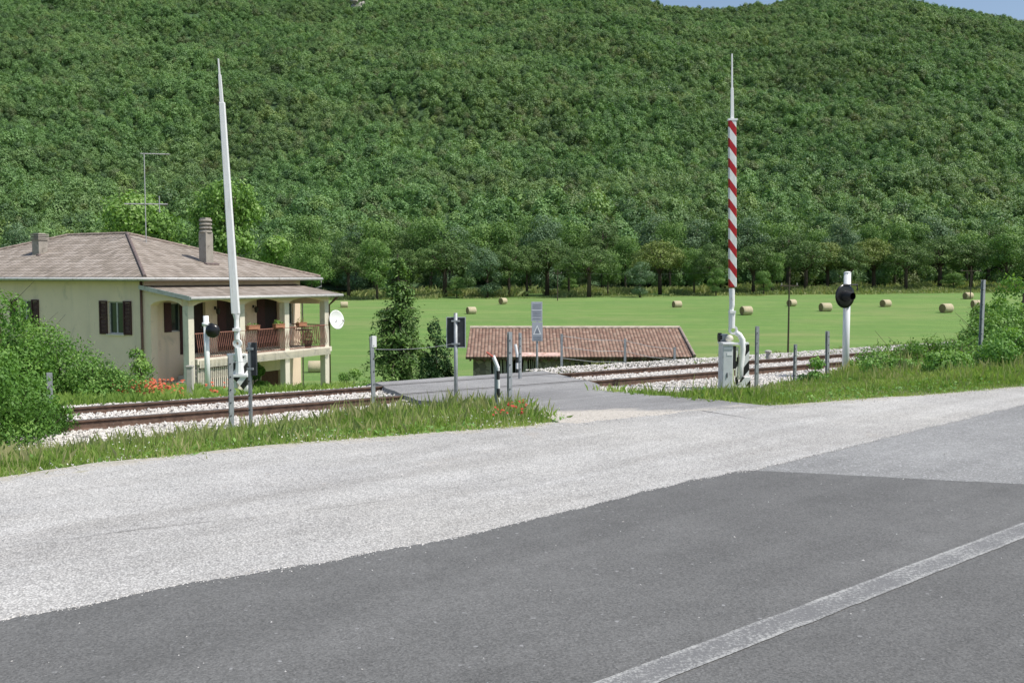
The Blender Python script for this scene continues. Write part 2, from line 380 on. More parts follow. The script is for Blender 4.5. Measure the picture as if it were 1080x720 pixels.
class MB:
    def __init__(s): s.v = []; s.f = []; s.mi = []; s.uv = {}
    def add(s, vs, fs, m=0):
        k = len(s.v); s.v += [tuple(v) for v in vs]; s.f += [tuple(i + k for i in f) for f in fs]; s.mi += [m] * len(fs); return s
    def box(s, x0, y0, z0, x1, y1, z1, m=0, rot=None, piv=None):
        vs = [Vector(p) for p in ((x0, y0, z0), (x1, y0, z0), (x1, y1, z0), (x0, y1, z0), (x0, y0, z1), (x1, y0, z1), (x1, y1, z1), (x0, y1, z1))]
        if rot is not None:
            pv = Vector(piv if piv is not None else ((x0 + x1) / 2, (y0 + y1) / 2, (z0 + z1) / 2))
            vs = [rot @ (p - pv) + pv for p in vs]
        return s.add(vs, [(3, 2, 1, 0), (4, 5, 6, 7), (0, 1, 5, 4), (1, 2, 6, 5), (2, 3, 7, 6), (3, 0, 4, 7)], m)
    def tube(s, pts, rad, seg=10, m=0, caps=True):
        pts = [Vector(p) for p in pts]; n = len(pts); rad = list(rad) if hasattr(rad, '__len__') else [rad] * n
        vs = []; 
        for i, p in enumerate(pts):
            d = (pts[min(i + 1, n - 1)] - pts[max(i - 1, 0)]).normalized()
            a = d.cross(Vector((0, 0, 1)) if abs(d.z) < .9 else Vector((1, 0, 0))).normalized(); b = d.cross(a)
            for j in range(seg):
                t = 2 * math.pi * j / seg; vs.append(p + (a * math.cos(t) + b * math.sin(t)) * rad[i])
        fs = [(i * seg + j, i * seg + (j + 1) % seg, (i + 1) * seg + (j + 1) % seg, (i + 1) * seg + j) for i in range(n - 1) for j in range(seg)]
        if caps: fs += [tuple(range(seg))[::-1], tuple((n - 1) * seg + j for j in range(seg))]
        return s.add(vs, fs, m)
    def lathe(s, prof, M4=None, seg=20, m=0):
        vs = []
        for r, z in prof:
            for j in range(seg):
                t = 2 * math.pi * j / seg; p = Vector((r * math.cos(t), r * math.sin(t), z)); vs.append(M4 @ p if M4 else p)
        n = len(prof)
        fs = [(i * seg + j, i * seg + (j + 1) % seg, (i + 1) * seg + (j + 1) % seg, (i + 1) * seg + j) for i in range(n - 1) for j in range(seg)]
        fs += [tuple(range(seg))[::-1], tuple((n - 1) * seg + j for j in range(seg))]
        return s.add(vs, fs, m)
    def prism(s, poly, axis, a, b, m=0):
        """poly 2D pts extruded along axis ('x','y','z') between a and b"""
        def P(p, q): return {'x': (q, p[0], p[1]), 'y': (p[0], q, p[1]), 'z': (p[0], p[1], q)}[axis]
        n = len(poly); vs = [P(p, a) for p in poly] + [P(p, b) for p in poly]
        fs = [tuple(range(n))[::-1], tuple(range(n, 2 * n))] + [(i, (i + 1) % n, n + (i + 1) % n, n + i) for i in range(n)]
        return s.add(vs, fs, m)
    def build(s, name, mats, parent=None, bevel=0, smooth=False, loc=None):
        me = bpy.data.meshes.new(name); me.from_pydata(s.v, [], s.f)
        for m in (mats if isinstance(mats, (list, tuple)) else [mats]): me.materials.append(m)
        me.polygons.foreach_set('material_index', s.mi)
        import bmesh
        bm = bmesh.new(); bm.from_mesh(me); bmesh.ops.recalc_face_normals(bm, faces=bm.faces); bm.to_mesh(me); bm.free()
        if smooth:
            for p in me.polygons: p.use_smooth = len(p.vertices) < 5
        me.update(); o = bpy.data.objects.new(name, me); col.objects.link(o)
        if parent: o.parent = parent
        if loc is not None: o.location = loc
        if bevel:
            b = o.modifiers.new('bevel', 'BEVEL'); b.width = bevel; b.segments = 2; b.limit_method = 'ANGLE'
        return o

def tag(o, label=None, cat=None, group=None, kind=None):
    if label: o['label'] = label
    if cat: o['category'] = cat
    if group: o['group'] = group
    if kind: o['kind'] = kind
    return o
def empty(name, loc, rz=0):
    o = bpy.data.objects.new(name, None); col.objects.link(o); o.location = loc; o.rotation_euler = (0, 0, rz); o.empty_display_size = .3
    return o
def copy_tree(o, parent=None, loc=None, rz=None, scale=None, label=None):
    c = o.copy(); col.objects.link(c)
    if parent: c.parent = parent
    if loc is not None: c.location = loc
    if rz is not None: c.rotation_euler = (0, 0, rz)
    if scale is not None: c.scale = scale
    if label: c['label'] = label
    for ch in list(o.children): copy_tree(ch, c)
    return c

def leaves(centers, normals, size, seed=0, aspect=.55, droop=0.0, jit=.55):
    """one kite-shaped quad per centre"""
    r = np.random.default_rng(seed); n = len(centers)
    nr = normals + r.normal(0, jit, (n, 3)); nr /= np.linalg.norm(nr, axis=1)[:, None] + 1e-9
    a = r.normal(0, 1, (n, 3)); a[:, 2] -= droop; a -= (a * nr).sum(1)[:, None] * nr; a /= np.linalg.norm(a, axis=1)[:, None] + 1e-9
    b = np.cross(nr, a); s = (size * r.uniform(.6, 1.35, n))[:, None]
    w = s * aspect
    v = np.stack([centers - a * s * .5, centers + b * w * .5, centers + a * s * .5, centers - b * w * .5], 1).reshape(-1, 3)
    f = np.arange(n * 4).reshape(n, 4)
    return v, f
def crown_pts(lobes, n, seed, shell=.62, under=.25):
    """lobes: (cx,cy,cz,rx,ry,rz). scattered leaf clumps through the volume, thinner where noise says gap"""
    r = np.random.default_rng(seed); L = np.array(lobes, float)
    wgt = L[:, 3] * L[:, 4] + L[:, 3] * L[:, 5]; wgt /= wgt.sum()
    P, N, T = [], [], []
    k = r.choice(len(L), int(n * 1.6), p=wgt)
    d = r.normal(0, 1, (len(k), 3)); d /= np.linalg.norm(d, axis=1)[:, None]
    keep = d[:, 2] > -1 + (1 - under) * r.uniform(0, 1.2, len(k)); k, d = k[keep], d[keep]
    rad = shell + (1 - shell) * r.beta(2.2, 1.2, len(k)); rad *= 1 + .10 * r.normal(0, 1, len(k))
    p = L[k, :3] + d * L[k, 3:] * rad[:, None]
    nn = vnoise(p[:, 0] + p[:, 2] * .7, p[:, 1] - p[:, 2] * .4, max(.25, L[:, 3].mean() * .28), seed)
    keep = nn > .30; p, d, rad, k, nn = p[keep], d[keep], rad[keep], k[keep], nn[keep]
    p, d, rad, k, nn = p[:n], d[:n], rad[:n], k[:n], nn[:n]
    lt = r.uniform(-.15, .15, len(L))
    tint = np.clip(.12 + .32 * (d[:, 2] * .5 + .5) + .45 * (nn - .3) + .25 * (rad - .7) + lt[k] + r.normal(0, .10, len(p)), 0, 1)  # crown shading put into the tint: tops and outer leaves lighter, inside darker
    return p, d, tint
def foliage(name, lobes, n, size, seed, mat, parent=None, shell=.62, under=.25, aspect=.55, droop=0, jit=.55):
    p, d, t = crown_pts(lobes, n, seed, shell, under); v, f = leaves(p, d, size, seed + 1, aspect, droop, jit)
    return npmesh(name, v, f, mat, parent, t)
def rlobes(seed, n, R_, Z0, Z1, rr, flat=.8, power=1.0):
    r = random.Random(seed); out = []
    for i in range(n):
        a = i * 2.399 + r.uniform(-.4, .4); q = math.sqrt((i + .5) / n); zz = r.uniform(0, 1)
        prof = math.sin(math.pi * (.18 + .72 * zz)) ** power
        rad = R_ * q * prof; s = rr * r.uniform(.7, 1.25)
        out.append((rad * math.cos(a), rad * math.sin(a), Z0 + (Z1 - Z0) * zz, s, s, s * flat))
    return out
def trunk(mb, h, r, lobes, k, seed, lean=0.0):
    rd = random.Random(seed); tip = (lean + rd.uniform(-.1, .1) * h * .3, rd.uniform(-.1, .1) * h * .3, h)
    pts = [(0, 0, -.5), (.02 * h * rd.uniform(-1, 1), .02 * h * rd.uniform(-1, 1), h * .3), (tip[0] * .6, tip[1] * .6, h * .65), tip]
    mb.tube(pts, [r * 1.25, r, r * .7, r * .3], 8)
    for l in rd.sample(lobes, min(k, len(lobes))):
        z0 = h * rd.uniform(.35, .7); f = z0 / h
        st = Vector((tip[0] * f * .9, tip[1] * f * .9, z0)); en = Vector(l[:3])
        mid = (st + en) / 2 + Vector((0, 0, -.06 * h * rd.random()))
        mb.tube([st, mid, en], [r * .5, r * .32, r * .1], 6)
    return mb

# ------------------------------------------------------------------ ground sheets
def spaced(lo, hi, a, b, step, grow=1.12):
    c = list(np.arange(a, b + 1e-6, step)); s = step; x = c[0]; L = []
    while x > lo: s *= grow; x -= s; L.append(x)
    s = step; x = c[-1]; Rr = []
    while x < hi: s *= grow; x += s; Rr.append(x)
    return np.array(L[::-1] + c + Rr)
gx = spaced(-1500, 1500, -26, 30, .35); gy = spaced(-1200, 1500, 4, 48, .35)
X, Y = np.meshgrid(gx, gy); Z = H(X, Y)
def gridfaces(nx, ny):
    i = np.arange(nx * ny).reshape(ny, nx)
    return np.stack([i[:-1, :-1], i[:-1, 1:], i[1:, 1:], i[1:, :-1]], -1).reshape(-1, 4)
tag(npmesh('ground', np.stack([X, Y, Z], -1), gridfaces(len(gx), len(gy)), M['ground'], smooth=True), kind='structure')

def densify(pts, step=.09, amp=.02, seed=3, lim=30, amp2=0.0):
    out = []
    for (a, b) in zip(pts[:-1], pts[1:]):
        a = Vector(a); b = Vector(b); L = (b - a).length; far = min(a.length, b.length) > lim
        n = max(1, int(L / (1.0 if far else step)))
        nrm = Vector((-(b - a).y, (b - a).x)).normalized()
        for i in range(n):
            p = a + (b - a) * (i / n)
            w = (mnoise.noise(Vector((p.x * 3.1 + seed, p.y * 3.1, seed))) * amp * 2 + mnoise.noise(Vector((p.x * 14 + seed, p.y * 14, seed))) * amp + mnoise.noise(Vector((p.x * .6 + seed, p.y * .6, seed))) * amp2 * 2)
            out.append(p + nrm * w)
    out.append(Vector(pts[-1])); return out
def strip(name, A, B, z, mat, rows=1):
    """sheet between polylines A and B (same length)"""
    vs = []
    for k in range(rows + 1):
        f = k / rows
        for a, b in zip(A, B):
            p = a.lerp(b, f); vs.append((p.x, p.y, z(p.x, p.y) if callable(z) else z))
    n = len(A)
    return npmesh(name, vs, gridfaces(n, rows + 1), mat)
def extrap(p, q, L):
    d = (Vector(q) - Vector(p)).normalized(); return tuple(Vector(q) + d * L)
edge = [gp(*p) for p in ((0, 657), (190, 618), (350, 594), (540, 555), (715, 511), (790, 497), (1080, 427))]
edge = [extrap(edge[2], edge[0], 90)] + edge + [extrap(edge[5], edge[-1], 90)]
grass_edge_px = ((0, 508), (100, 492), (300, 471), (450, 459), (560, 451), (600, 446))
gL = [gp(*p) for p in grass_edge_px]; gL = [extrap(gL[3], gL[0], 90)] + gL
gR = [gp(*p) for p in ((600, 446), (740, 433), (800, 430), (900, 423), (1000, 416), (1080, 409))]; gR = gR + [extrap(gR[3], gR[-1], 90)]
full = gL + gR[1:]
# shoulder of pale chip seal from behind the camera's road to the grass
def resample(P, n):
    P = [Vector(p) for p in P]; L = [0]
    for a, b in zip(P[:-1], P[1:]): L.append(L[-1] + (b - a).length)
    t = np.linspace(0, L[-1], n)
    return [Vector((float(np.interp(k, L, [p.x for p in P])), float(np.interp(k, L, [p.y for p in P])))) for k in t]
ge = densify(full, .12, .05, 5, 30, .05)
base = [Vector((p.x + 8.0, p.y - 9.0)) for p in ge]
tag(strip('road_shoulder', base, ge, 0.0, M['chipseal']), kind='structure')
# older grey asphalt beyond the seam and the newer dark surface this side of it
ed = densify(edge, .035, .022, 9, 30, .014)
ed2 = [Vector((p.x + 7.5, p.y - 8.3)) for p in ed]
tag(strip('road_old_surface', ed2, ed, .004, M['asphalt_old']), kind='structure')
k = min(range(len(ed)), key=lambda i: (ed[i] - Vector(gp(790, 497))).length)
e3 = ed[:k + 1]; e3b = [Vector((p.x + 7.5, p.y - 8.3)) for p in e3]
s1 = Vector(gp(790, 497)); s2 = Vector(gp(1080, 512)); s3 = s2 + (s2 - s1).normalized() * 8
seam = densify([tuple(s1), tuple(s2), tuple(s3)], .1, .006, 4)
vs = [(p.x, p.y, .012) for p in e3] + [(p.x, p.y, .012) for p in seam[1:]] + [(12.5, -6, .012), (-70, -110, .012)]
me = bpy.data.meshes.new('road'); 
mb = MB(); mb.add([(p.x, p.y, .012) for p in e3], [])
tops = [(p.x, p.y, .0125) for p in e3] + [(p.x, p.y, .0125) for p in seam[1:]] + [(e3b[-1].x + 4, e3b[-1].y - 4, .0125)] + [(p.x, p.y, .0125) for p in e3b[::-1][::40]] + [(e3b[0].x, e3b[0].y, .0125)]
mb = MB(); n = len(tops); mb.add(tops, [tuple(range(n))])
o = mb.build('road', M['asphalt_new']); 
if o.data.polygons[0].normal.z < 0: o.data.flip_normals()
tag(o, kind='structure')
# white line
l0 = Vector(gp(690, 712)); l1 = Vector(gp(1080, 561)); ld = (l1 - l0).normalized(); ln = Vector((-ld.y, ld.x))
c0 = l0 - ld * 30; c1 = l0 + ld * 60
LA = densify([tuple(c0 + ln * .082), tuple(c1 + ln * .082)], .06, .003, 2); LB = [p - ln * .15 for p in LA]
LB = [p - ln * .164 + ln * .004 * mnoise.noise(Vector((p.x * 9, p.y * 9, 3))) for p in LA]
lo = strip('road_line', LB, LA, .0165, M['line'], 8); nL = len(LA) - 1
at_ = lo.data.attributes.new('tint', 'FLOAT', 'FACE'); at_.data.foreach_set('value', np.repeat(np.array([1, .25, 0, 0, 0, 0, .25, 1], np.float32), nL)); tag(lo, kind='structure')
# tar cracks along the shoulder
def crack(px, w, seed):
    P = densify([gp(*p) for p in px], .05, .012, seed, 40, .03)
    Q = [p + Vector((0, w * max(.15, .55 + mnoise.noise(Vector((p.x * 2.5, p.y * 2.5, seed)))))) for p in P]
    tag(strip('pavement_crack', P, Q, .004, M['crack']), kind='structure')
crack(((0, 579), (60, 570), (140, 560), (270, 545)), .009, 1)
crack(((270, 545), (400, 529), (450, 520), (535, 504)), .006, 2)
# sandy transition where the shoulder meets the verge
def sandy(P, seed):
    C = densify(P, .06, .02, seed, 30, .02); V = []; T = []; K = 9
    for k in range(K + 1):
        o_ = -.85 + 1.25 * k / K
        for p in C: V.append((p.x - .55 * o_, p.y + .83 * o_, .0007 + .0038 * min(1, k / 4) - .11 * max(0, o_)))
    nC = len(C)
    for k in range(K): T += [max(0, min(1.0, (k + .5) / K * 1.25 - .35))] * (nC - 1)
    tag(npmesh('sandy_verge', V, gridfaces(nC, K + 1), M['chipsand'], tint=T), kind='structure')
sandy(gL, 22); sandy(gR[1:], 28)

# crossing road
gfx = np.array([p.x for p in ge]); gfy = np.array([p.y for p in ge]); gt, gn = tn(gfx, gfy); si = np.argsort(gt)
def edge_n(t): return np.interp(t, gt[si], gn[si])
NQ, NT = 170, 46; vs = []; sa_ = []; qs = (np.arange(NQ) / (NQ - 1)) ** 1.6
for q in qs:
    for i in [0] + list(range(NT + 1)) + [NT]:
        sk = len(vs) % (NT + 3) in (0, NT + 2)
        f = i / NT; t0 = 6.65 + 3.05 * f; e = float(edge_n(t0)) - .16 + .22 * (float(vnoise(t0, 0, .35, 6)) - .5); n_ = e + (31 - e) * q
        a = np.interp(n_, CN, CL) + .06 * (vnoise(n_, 0, .5, 4) - .5) * 2; b = np.interp(n_, CN, CR) + .06 * (vnoise(n_, 3, .4, 5) - .5) * 2
        x, y = xy(a + (b - a) * f, n_); vs.append((x + (0 if not sk else (-.04 if i == 0 else .04)), y, float(cross_z(n_)) + .0125 - (.22 if sk else 0)))
ff = gridfaces(NT + 3, NQ); va = np.array(vs); fc = va[ff].mean(1); ft, fn = tn(fc[:, 0], fc[:, 1])
sand = np.clip(1.15 - ((ft - 7.4) / 1.35) ** 2 - ((fn - 8.9) / 1.15) ** 2, 0, 1) + .5 * np.clip(1 - (ft - np.interp(fn, CN, CL)) / .35, 0, 1) * (fn < 12) + .45 * (fn < 8.75)
tag(npmesh('crossing_road', vs, ff, M['asphalt_cross'], tint=np.clip(sand, 0, 1)), kind='structure')

# ------------------------------------------------------------------ railway
NR, FR = 14.87, 16.37
def seg_pts(t0, t1, n, z): 
    return [(*xy(t, n), z) for t in np.arange(t0, t1, 2.0)] + [(*xy(t1, n), z)]
def rail(n, lab):
    root = empty('rail', (*xy(10, n), -.556), math.atan2(TD[1], TD[0]))
    prof = [(-.07, 0), (.07, 0), (.07, .014), (.014, .035), (.012, .11), (.034, .125), (.034, .148), (-.034, .148), (-.034, .125), (-.012, .11), (-.014, .035), (-.07, .014)]
    MB().prism(prof, 'x', -70, 160).build('web', M['rail'], root)
    MB().box(-70, -.026, .148, 160, .026, .1545).build('running_surface', M['railtop'], root)
    return tag(root, lab, 'rail', 'rails of the single railway track')
rail(NR, 'rusty rail on the road side of the single track'); rail(FR, 'rusty rail on the house side of the single track')
mc = (NR + FR) / 2
A_ = [Vector(xy(t, 12.95)) for t in np.arange(-60, 150, 1.)]; B_ = [Vector(xy(t, 17.7)) for t in np.arange(-60, 150, 1.)]
tag(strip('ballast_bed', A_, B_, -.565, M['ballast_bed'], 4), kind='structure')
# sleepers
sl = None
for i, t in enumerate(np.arange(-8, 40, .62)):
    cl_, cr_ = 8.1, 12.9
    if cl_ < t < cr_: continue
    x, y = xy(t, mc)
    if sl is None:
        sl = empty('sleeper', (x, y, -.618), math.atan2(TD[1], TD[0]))
        MB().box(-.11, -1.15, -.1, .11, 1.15, .07).build('beam', M['sleeper'], sl, .012)
        for k_ in (NR - mc, FR - mc):
            MB().box(-.06, k_ - .15, .07, .06, k_ - .075, .10).box(-.06, k_ + .075, .07, .06, k_ + .15, .10).build('rail_clip', M['rail'], sl)
        tag(sl, 'weathered sleeper half buried in pale ballast under the two rails', 'sleeper', 'sleepers of the railway track')
    else: copy_tree(sl, None, (x, y, -.618))
# flangeways in the crossing deck
for n_ in (NR + .075, FR - .075, NR - .07, FR + .07):
    w_ = .045 if n_ in (NR + .075, FR - .075) else .018
    ts = np.arange(7.95 + (n_ - 14.2) * .22, 12.3 + (n_ - 14.2) * .3, .3)
    A_ = [Vector(xy(t, n_ - w_ / 2)) for t in ts]; B_ = [Vector(xy(t, n_ + w_ / 2)) for t in ts]
    tag(strip('flangeway', A_, B_, -.3915, M['flange']), kind='structure')
def stones(name, px, py, pz, size, mat, seed, label):
    r = np.random.default_rng(seed); n = len(px)
    bv = np.array([(1, 0, 0), (0, 1, 0), (-1, 0, 0), (0, -1, 0), (0, 0, 1), (0, 0, -1)], float)
    bf = np.array([(0, 1, 4), (1, 2, 4), (2, 3, 4), (3, 0, 4), (1, 0, 5), (2, 1, 5), (3, 2, 5), (0, 3, 5)])
    a = r.uniform(0, 6.28, n); ca, sa_ = np.cos(a), np.sin(a)
    s = size * r.uniform(.55, 1.3, (n, 1, 1)) * r.uniform(.6, 1.2, (n, 1, 3))
    v = (bv[None] + r.normal(0, .22, (n, 6, 3))) * s
    v = np.stack([v[..., 0] * ca[:, None] - v[..., 1] * sa_[:, None], v[..., 0] * sa_[:, None] + v[..., 1] * ca[:, None], v[..., 2] * .8], -1)
    v += np.stack([px, py, pz], -1)[:, None, :]
    f = bf[None] + (np.arange(n) * 6)[:, None, None]
    ti = np.repeat(np.clip(r.beta(2.5, 1.5, n), 0, 1), 8)
    return tag(npmesh(name, v.reshape(-1, 3), f.reshape(-1, 3), mat, tint=ti), label, 'gravel', kind='stuff')
# ballast
nst = 110000
t = rng.uniform(-9, 34, nst) ; n = rng.uniform(12.6, 18.5, nst)
inc = (t > np.interp(n, CN, CL) + rng.normal(0, .08, nst)) & (t < np.interp(n, CN, CR) + rng.normal(0, .08, nst))
edgeok = (n > 12.85 + .5 * (vnoise(t, n, .7, 8) - .3)) & (n < 17.55 + .55 * sstep(t, 9, 12) + .4 * (vnoise(t, n, 1.1, 9) - .5))
ok = ~inc & edgeok & ~((abs(n - NR) < .085) | (abs(n - FR) < .085))
t, n = t[ok], n[ok]; x, y = xy(t, n)
hump = .07 * sstep(n, 17.3, 17.9) * sstep(t, 9, 12) + .02 * vnoise(t, n, .6, 6)
lvl = np.where(n < 12.9, np.maximum(H(x, y), -.6), np.where(n > 18.0, -.54 - .5 * (n - 18.0), -.54))
between = ((n > NR + .1) & (n < FR - .1))
stones('track_ballast', x, y, np.maximum(lvl + hump + .03 * between, H(x, y) + .01), .026, M['ballast'], 11, 'pale crushed stone ballast around the rails')
# loose pebbles at the asphalt edges
eds = [p for p in ed if 2 < p.length < 16] ; ii = rng.integers(0, len(eds), 6000)
ex = np.array([p.x for p in eds]); ey = np.array([p.y for p in eds]); off = rng.exponential(.06, 6000) * rng.choice([-1, 1], 6000, p=[.5, .5])
px_ = ex[ii] + off * .62; py_ = ey[ii] - off * -.78
gg = [p for p in ge if 2 < p.length < 20]; jj = rng.integers(0, len(gg), 5200); o2 = rng.normal(.02, .14, 5200)
px2 = np.array([p.x for p in gg])[jj] + o2 * .5; py2 = np.array([p.y for p in gg])[jj] - o2 * .7
px3 = rng.uniform(-4.5, 6, 420); py3 = rng.uniform(3.4, 11, 420)
stones('loose_gravel', np.concatenate([px_, px2, px3]), np.concatenate([py_, py2, py3]), np.concatenate([np.full(6000, .012), np.full(5200, .008), np.full(420, .012)]), .006, M['pebble'], 12, 'loose pale grit scattered along the edges of the asphalt')

# ------------------------------------------------------------------ grass and weeds
def blades(name, x, y, h, w, mat, seed, label, cat='grass', lean=.35, z=None, tintbias=0):
    r = np.random.default_rng(seed); n = len(x); z = H(x, y) if z is None else z
    a = r.uniform(0, 6.28, n); la = r.uniform(0, 6.28, n); ll = h * np.abs(r.normal(0, lean, n))
    dx, dy = np.cos(a) * w / 2, np.sin(a) * w / 2; lx, ly = np.cos(la) * ll, np.sin(la) * ll
    z = z - .02
    v = np.stack([np.stack([x - dx, y - dy, z], -1), np.stack([x + dx, y + dy, z], -1),
                  np.stack([x + dx * .7 + lx * .35, y + dy * .7 + ly * .35, z + h * .6], -1), np.stack([x + lx, y + ly, z + h * (1 - .25 * np.minimum(1, ll / h))], -1)], 1)
    f = np.arange(n * 4).reshape(n, 4)
    ti = np.clip(r.beta(2, 3, n) * .7 + .6 * (vnoise(x, y, .9, seed) - .4) + tintbias, 0, 1)
    return tag(npmesh(name, v.reshape(-1, 3), f, mat, tint=ti), label, cat, kind='stuff')
def verge(nb, t0, t1, seed, left):
    r = np.random.default_rng(seed); t = r.uniform(t0, t1, nb); n = r.uniform(7.0, 13.6, nb)
    en = edge_n(t); ok = n > en + .14 * r.normal(0, 1, nb) + .22 * (vnoise(t, n, .5, 3) - .35)
    cl = np.interp(n, CN, CL); cr = np.interp(n, CN, CR)
    if left: ok &= t < cl - .05 + .15 * r.normal(0, 1, nb) - .5 * sstep(n, 12, 13.2)
    else: ok &= t > cr + .05 + .15 * r.normal(0, 1, nb)
    lim = 12.6 + .7 * (vnoise(t, n, 1.2, 7) - .4) + (.35 * sstep(t, 2, 5) if left else 1.0 * sstep(t, 15.5, 19) + .45 * (1 - sstep(t, 12.2, 13)))
    ok &= n < lim + .15 * r.normal(0, 1, nb)
    ok &= (vnoise(t, n, .35, 12) + .25 * r.random(nb)) > .28
    t, n = t[ok], n[ok]; x, y = xy(t, n)
    d = np.clip((n - edge_n(t)) / 1.3, 0.12, 1) * (1 - .6 * sstep(t, 10.6, 11.6) * (1 - sstep(t, 14.2, 15.2))) * (1 + 1.1 * sstep(t, 15.5, 20)) * (1 + .5 * sstep(t, 4.5, 6) * (t < 9) * sstep(n, 10, 11.3))
    h = (.04 + (.11 if left else .12) * d) * r.uniform(.5, 1.3, len(t)) * (.6 + .8 * vnoise(t, n, .6, 15))
    return x, y, h
def verge_all(nb, t0, t1, s, left, labs):
    x, y, h = verge(nb, t0, t1, s, left)
    blades('verge_grass', x, y, h, .0095, M['grassblade'], s, labs[0])
    x, y, h = verge(int(nb * .10), t0, t1, s + 1, left)
    blades('dry_grass', x, y, h * 1.6, .006, M['dry'], s + 1, labs[1], lean=.2, tintbias=.15)
    x, y, h = verge(int(nb * .14), t0, t1, s + 2, left); r = np.random.default_rng(s)
    k = vnoise(x, y, .8, s) > .50; x, y, h = x[k], y[k], h[k]
    c = np.stack([x, y, H(x, y) + h * r.uniform(.1, .75, len(x))], -1); nv = np.tile((0, -.1, 1.), (len(x), 1))
    v, f = leaves(c, nv, .055, s + 3, .6); ti = np.clip(r.beta(2.5, 2, len(x)), 0, 1)
    tag(npmesh('weeds', v, f, M['weed'], tint=ti), labs[2], 'weeds', kind='stuff')
verge_all(260000, -9, 8.2, 40, True, ('long green grass on the left verge before the track', 'dry seed stalks standing over the left verge', 'low leafy weeds and clover in the left verge'))
verge_all(230000, 8.5, 34, 50, False, ('long green grass on the right verge beside the crossing', 'dry seed stalks standing over the right verge', 'low leafy weeds and clover in the right verge'))
# rough grass between the track and the house, and tufts at the field side
r = np.random.default_rng(77); nb = 130000
t = r.uniform(-16, 9.3, nb); n = 17.5 + 18 * r.random(nb) ** 1.3
ok = (n > 17.6 + .5 * (vnoise(t, n, .8, 21) - .3)) & (vnoise(t, n, .9, 22) > .25) & (t < np.interp(n, CN, CL) - .2)
x, y = xy(t[ok], n[ok]); hh = (.07 + .17 * r.random(len(x))) * (.5 + vnoise(x, y, 1.3, 5))
blades('rough_grass', x, y, hh, .014, M['grassblade'], 78, 'rough grass on the bank between the track and the house', tintbias=.05)
t = r.uniform(12, 40, 40000); n = 18.5 + 5 * r.random(40000) ** 1.5
ok = (vnoise(t, n, .9, 25) > .45) & (t > np.interp(n, CN, CR) + .3)
x, y = xy(t[ok], n[ok]); blades('rough_grass', x, y, .1 + .25 * r.random(len(x)), .022, M['dry'], 79, 'rough grass on the far bank behind the right hand track')
# flowers
def blooms(name, x, y, z, size, mat, seed, label):
    c = np.stack([x, y, z], -1); v, f = leaves(np.repeat(c, 3, 0) + np.random.default_rng(seed).normal(0, size * .3, (len(x) * 3, 3)), np.tile((0, -.5, .8), (len(x) * 3, 1)), size, seed, .9)
    tag(npmesh(name, v, f, mat, tint=np.zeros(len(f))), label, 'flowers', kind='stuff')
def patch(u0, u1, d0, d1, n, seed):
    r = np.random.default_rng(seed); d = r.uniform(d0, d1, n); u = r.uniform(u0, u1, n); x = (u - CX) / F * d
    k = vnoise(x, d, .8, seed) > .38; return x[k], d[k], r
x, y, r = patch(96, 192, 22.5, 27, 520, 3); blooms('orange_flowers', x, y, H(x, y) + r.uniform(.1, .36, len(x)), .075, M['orangeflower'], 5, 'orange red flowers in the grass before the porch')
x, y, r = patch(215, 300, 23.5, 30, 90, 4); blooms('orange_flowers', x, y, H(x, y) + r.uniform(.1, .3, len(x)), .07, M['orangeflower'], 6, 'scattered red flowers below the balcony')
x, y, r = patch(520, 556, 11.4, 12.6, 34, 6); blooms('poppies', x, y, H(x, y) + r.uniform(.12, .24, len(x)), .024, M['poppy'], 7, 'small red poppies in the verge by the crossing')
x, y, h = verge(5000, -9, 8, 91, True); k = vnoise(x, y, .7, 4) > .62; blooms('clover_flowers', x[k], y[k], H(x[k], y[k]) + h[k] * .8, .013, M['whiteflower'], 8, 'tiny white clover heads in the left verge')

# ------------------------------------------------------------------ shrubs
def shrub(name, x, y, w, h, nl, size, seed, mat, label, n_lobe=9, group=None, depth=None, stems=True, cat='shrub', under=.5, z=None):
    z = hz(x, y) if z is None else z
    root = empty(name, (x, y, z - .05)); dp = depth or w * .7
    r = random.Random(seed); lobes = []
    for i in range(n_lobe):
        a = r.uniform(0, 6.28); q = r.uniform(0, .75); s = w * r.uniform(.16, .27)
        zz = r.uniform(.22, 1 - .25 * q) * h * (1 - .45 * q * q)
        lobes.append((math.cos(a) * q * w * .5, math.sin(a) * q * dp * .5, max(s * .4, zz - s * .5), s, s * .9, s * .85))
    foliage('foliage', lobes, nl, size, seed, M[mat], root, .45, under)
    mb = MB()
    for l in lobes: mb.tube([(l[0] * .2, l[1] * .2, -.1), (l[0] * .6, l[1] * .6, l[2] * .55), (l[0], l[1], l[2] + l[5] * .6)], [.025 * h, .016 * h, .006], 5)
    # long whips that break the outline
    for i in range(10):
        a = r.uniform(0, 6.28); l = r.choice(lobes); e = Vector(l[:3]) + Vector((math.cos(a) * l[3] * 1.1, math.sin(a) * l[3] * .8, l[5] * r.uniform(.8, 1.5)))
        mb.tube([l[:3], e], [.008, .003], 4)
    mb.build('stems', M['bark'], root)
    return tag(root, label, cat, group)
p = at(-22, 430, 12.4); shrub('shrub', p.x, p.y, 2.1, 1.6, 15000, .048, 101, 'shrub', 'tall bright green shrub at the left edge before the track', 12)
p = at(-60, 430, 11.4); shrub('shrub', p.x, p.y, 2.4, 1.8, 9000, .058, 103, 'shrub', 'leafy shrub cut by the left edge of the photo', 9)
p = at(36, 440, 13.4); shrub('shrub', p.x, p.y, 1.1, .8, 7000, .045, 102, 'shrub', 'lower shrub around the small grey post on the left', 9)
p = at(98, 430, 23.0); shrub('shrub', p.x, p.y, 2.6, 1.1, 13000, .065, 104, 'bramble', 'dense shrub under the shuttered window of the house', 10)
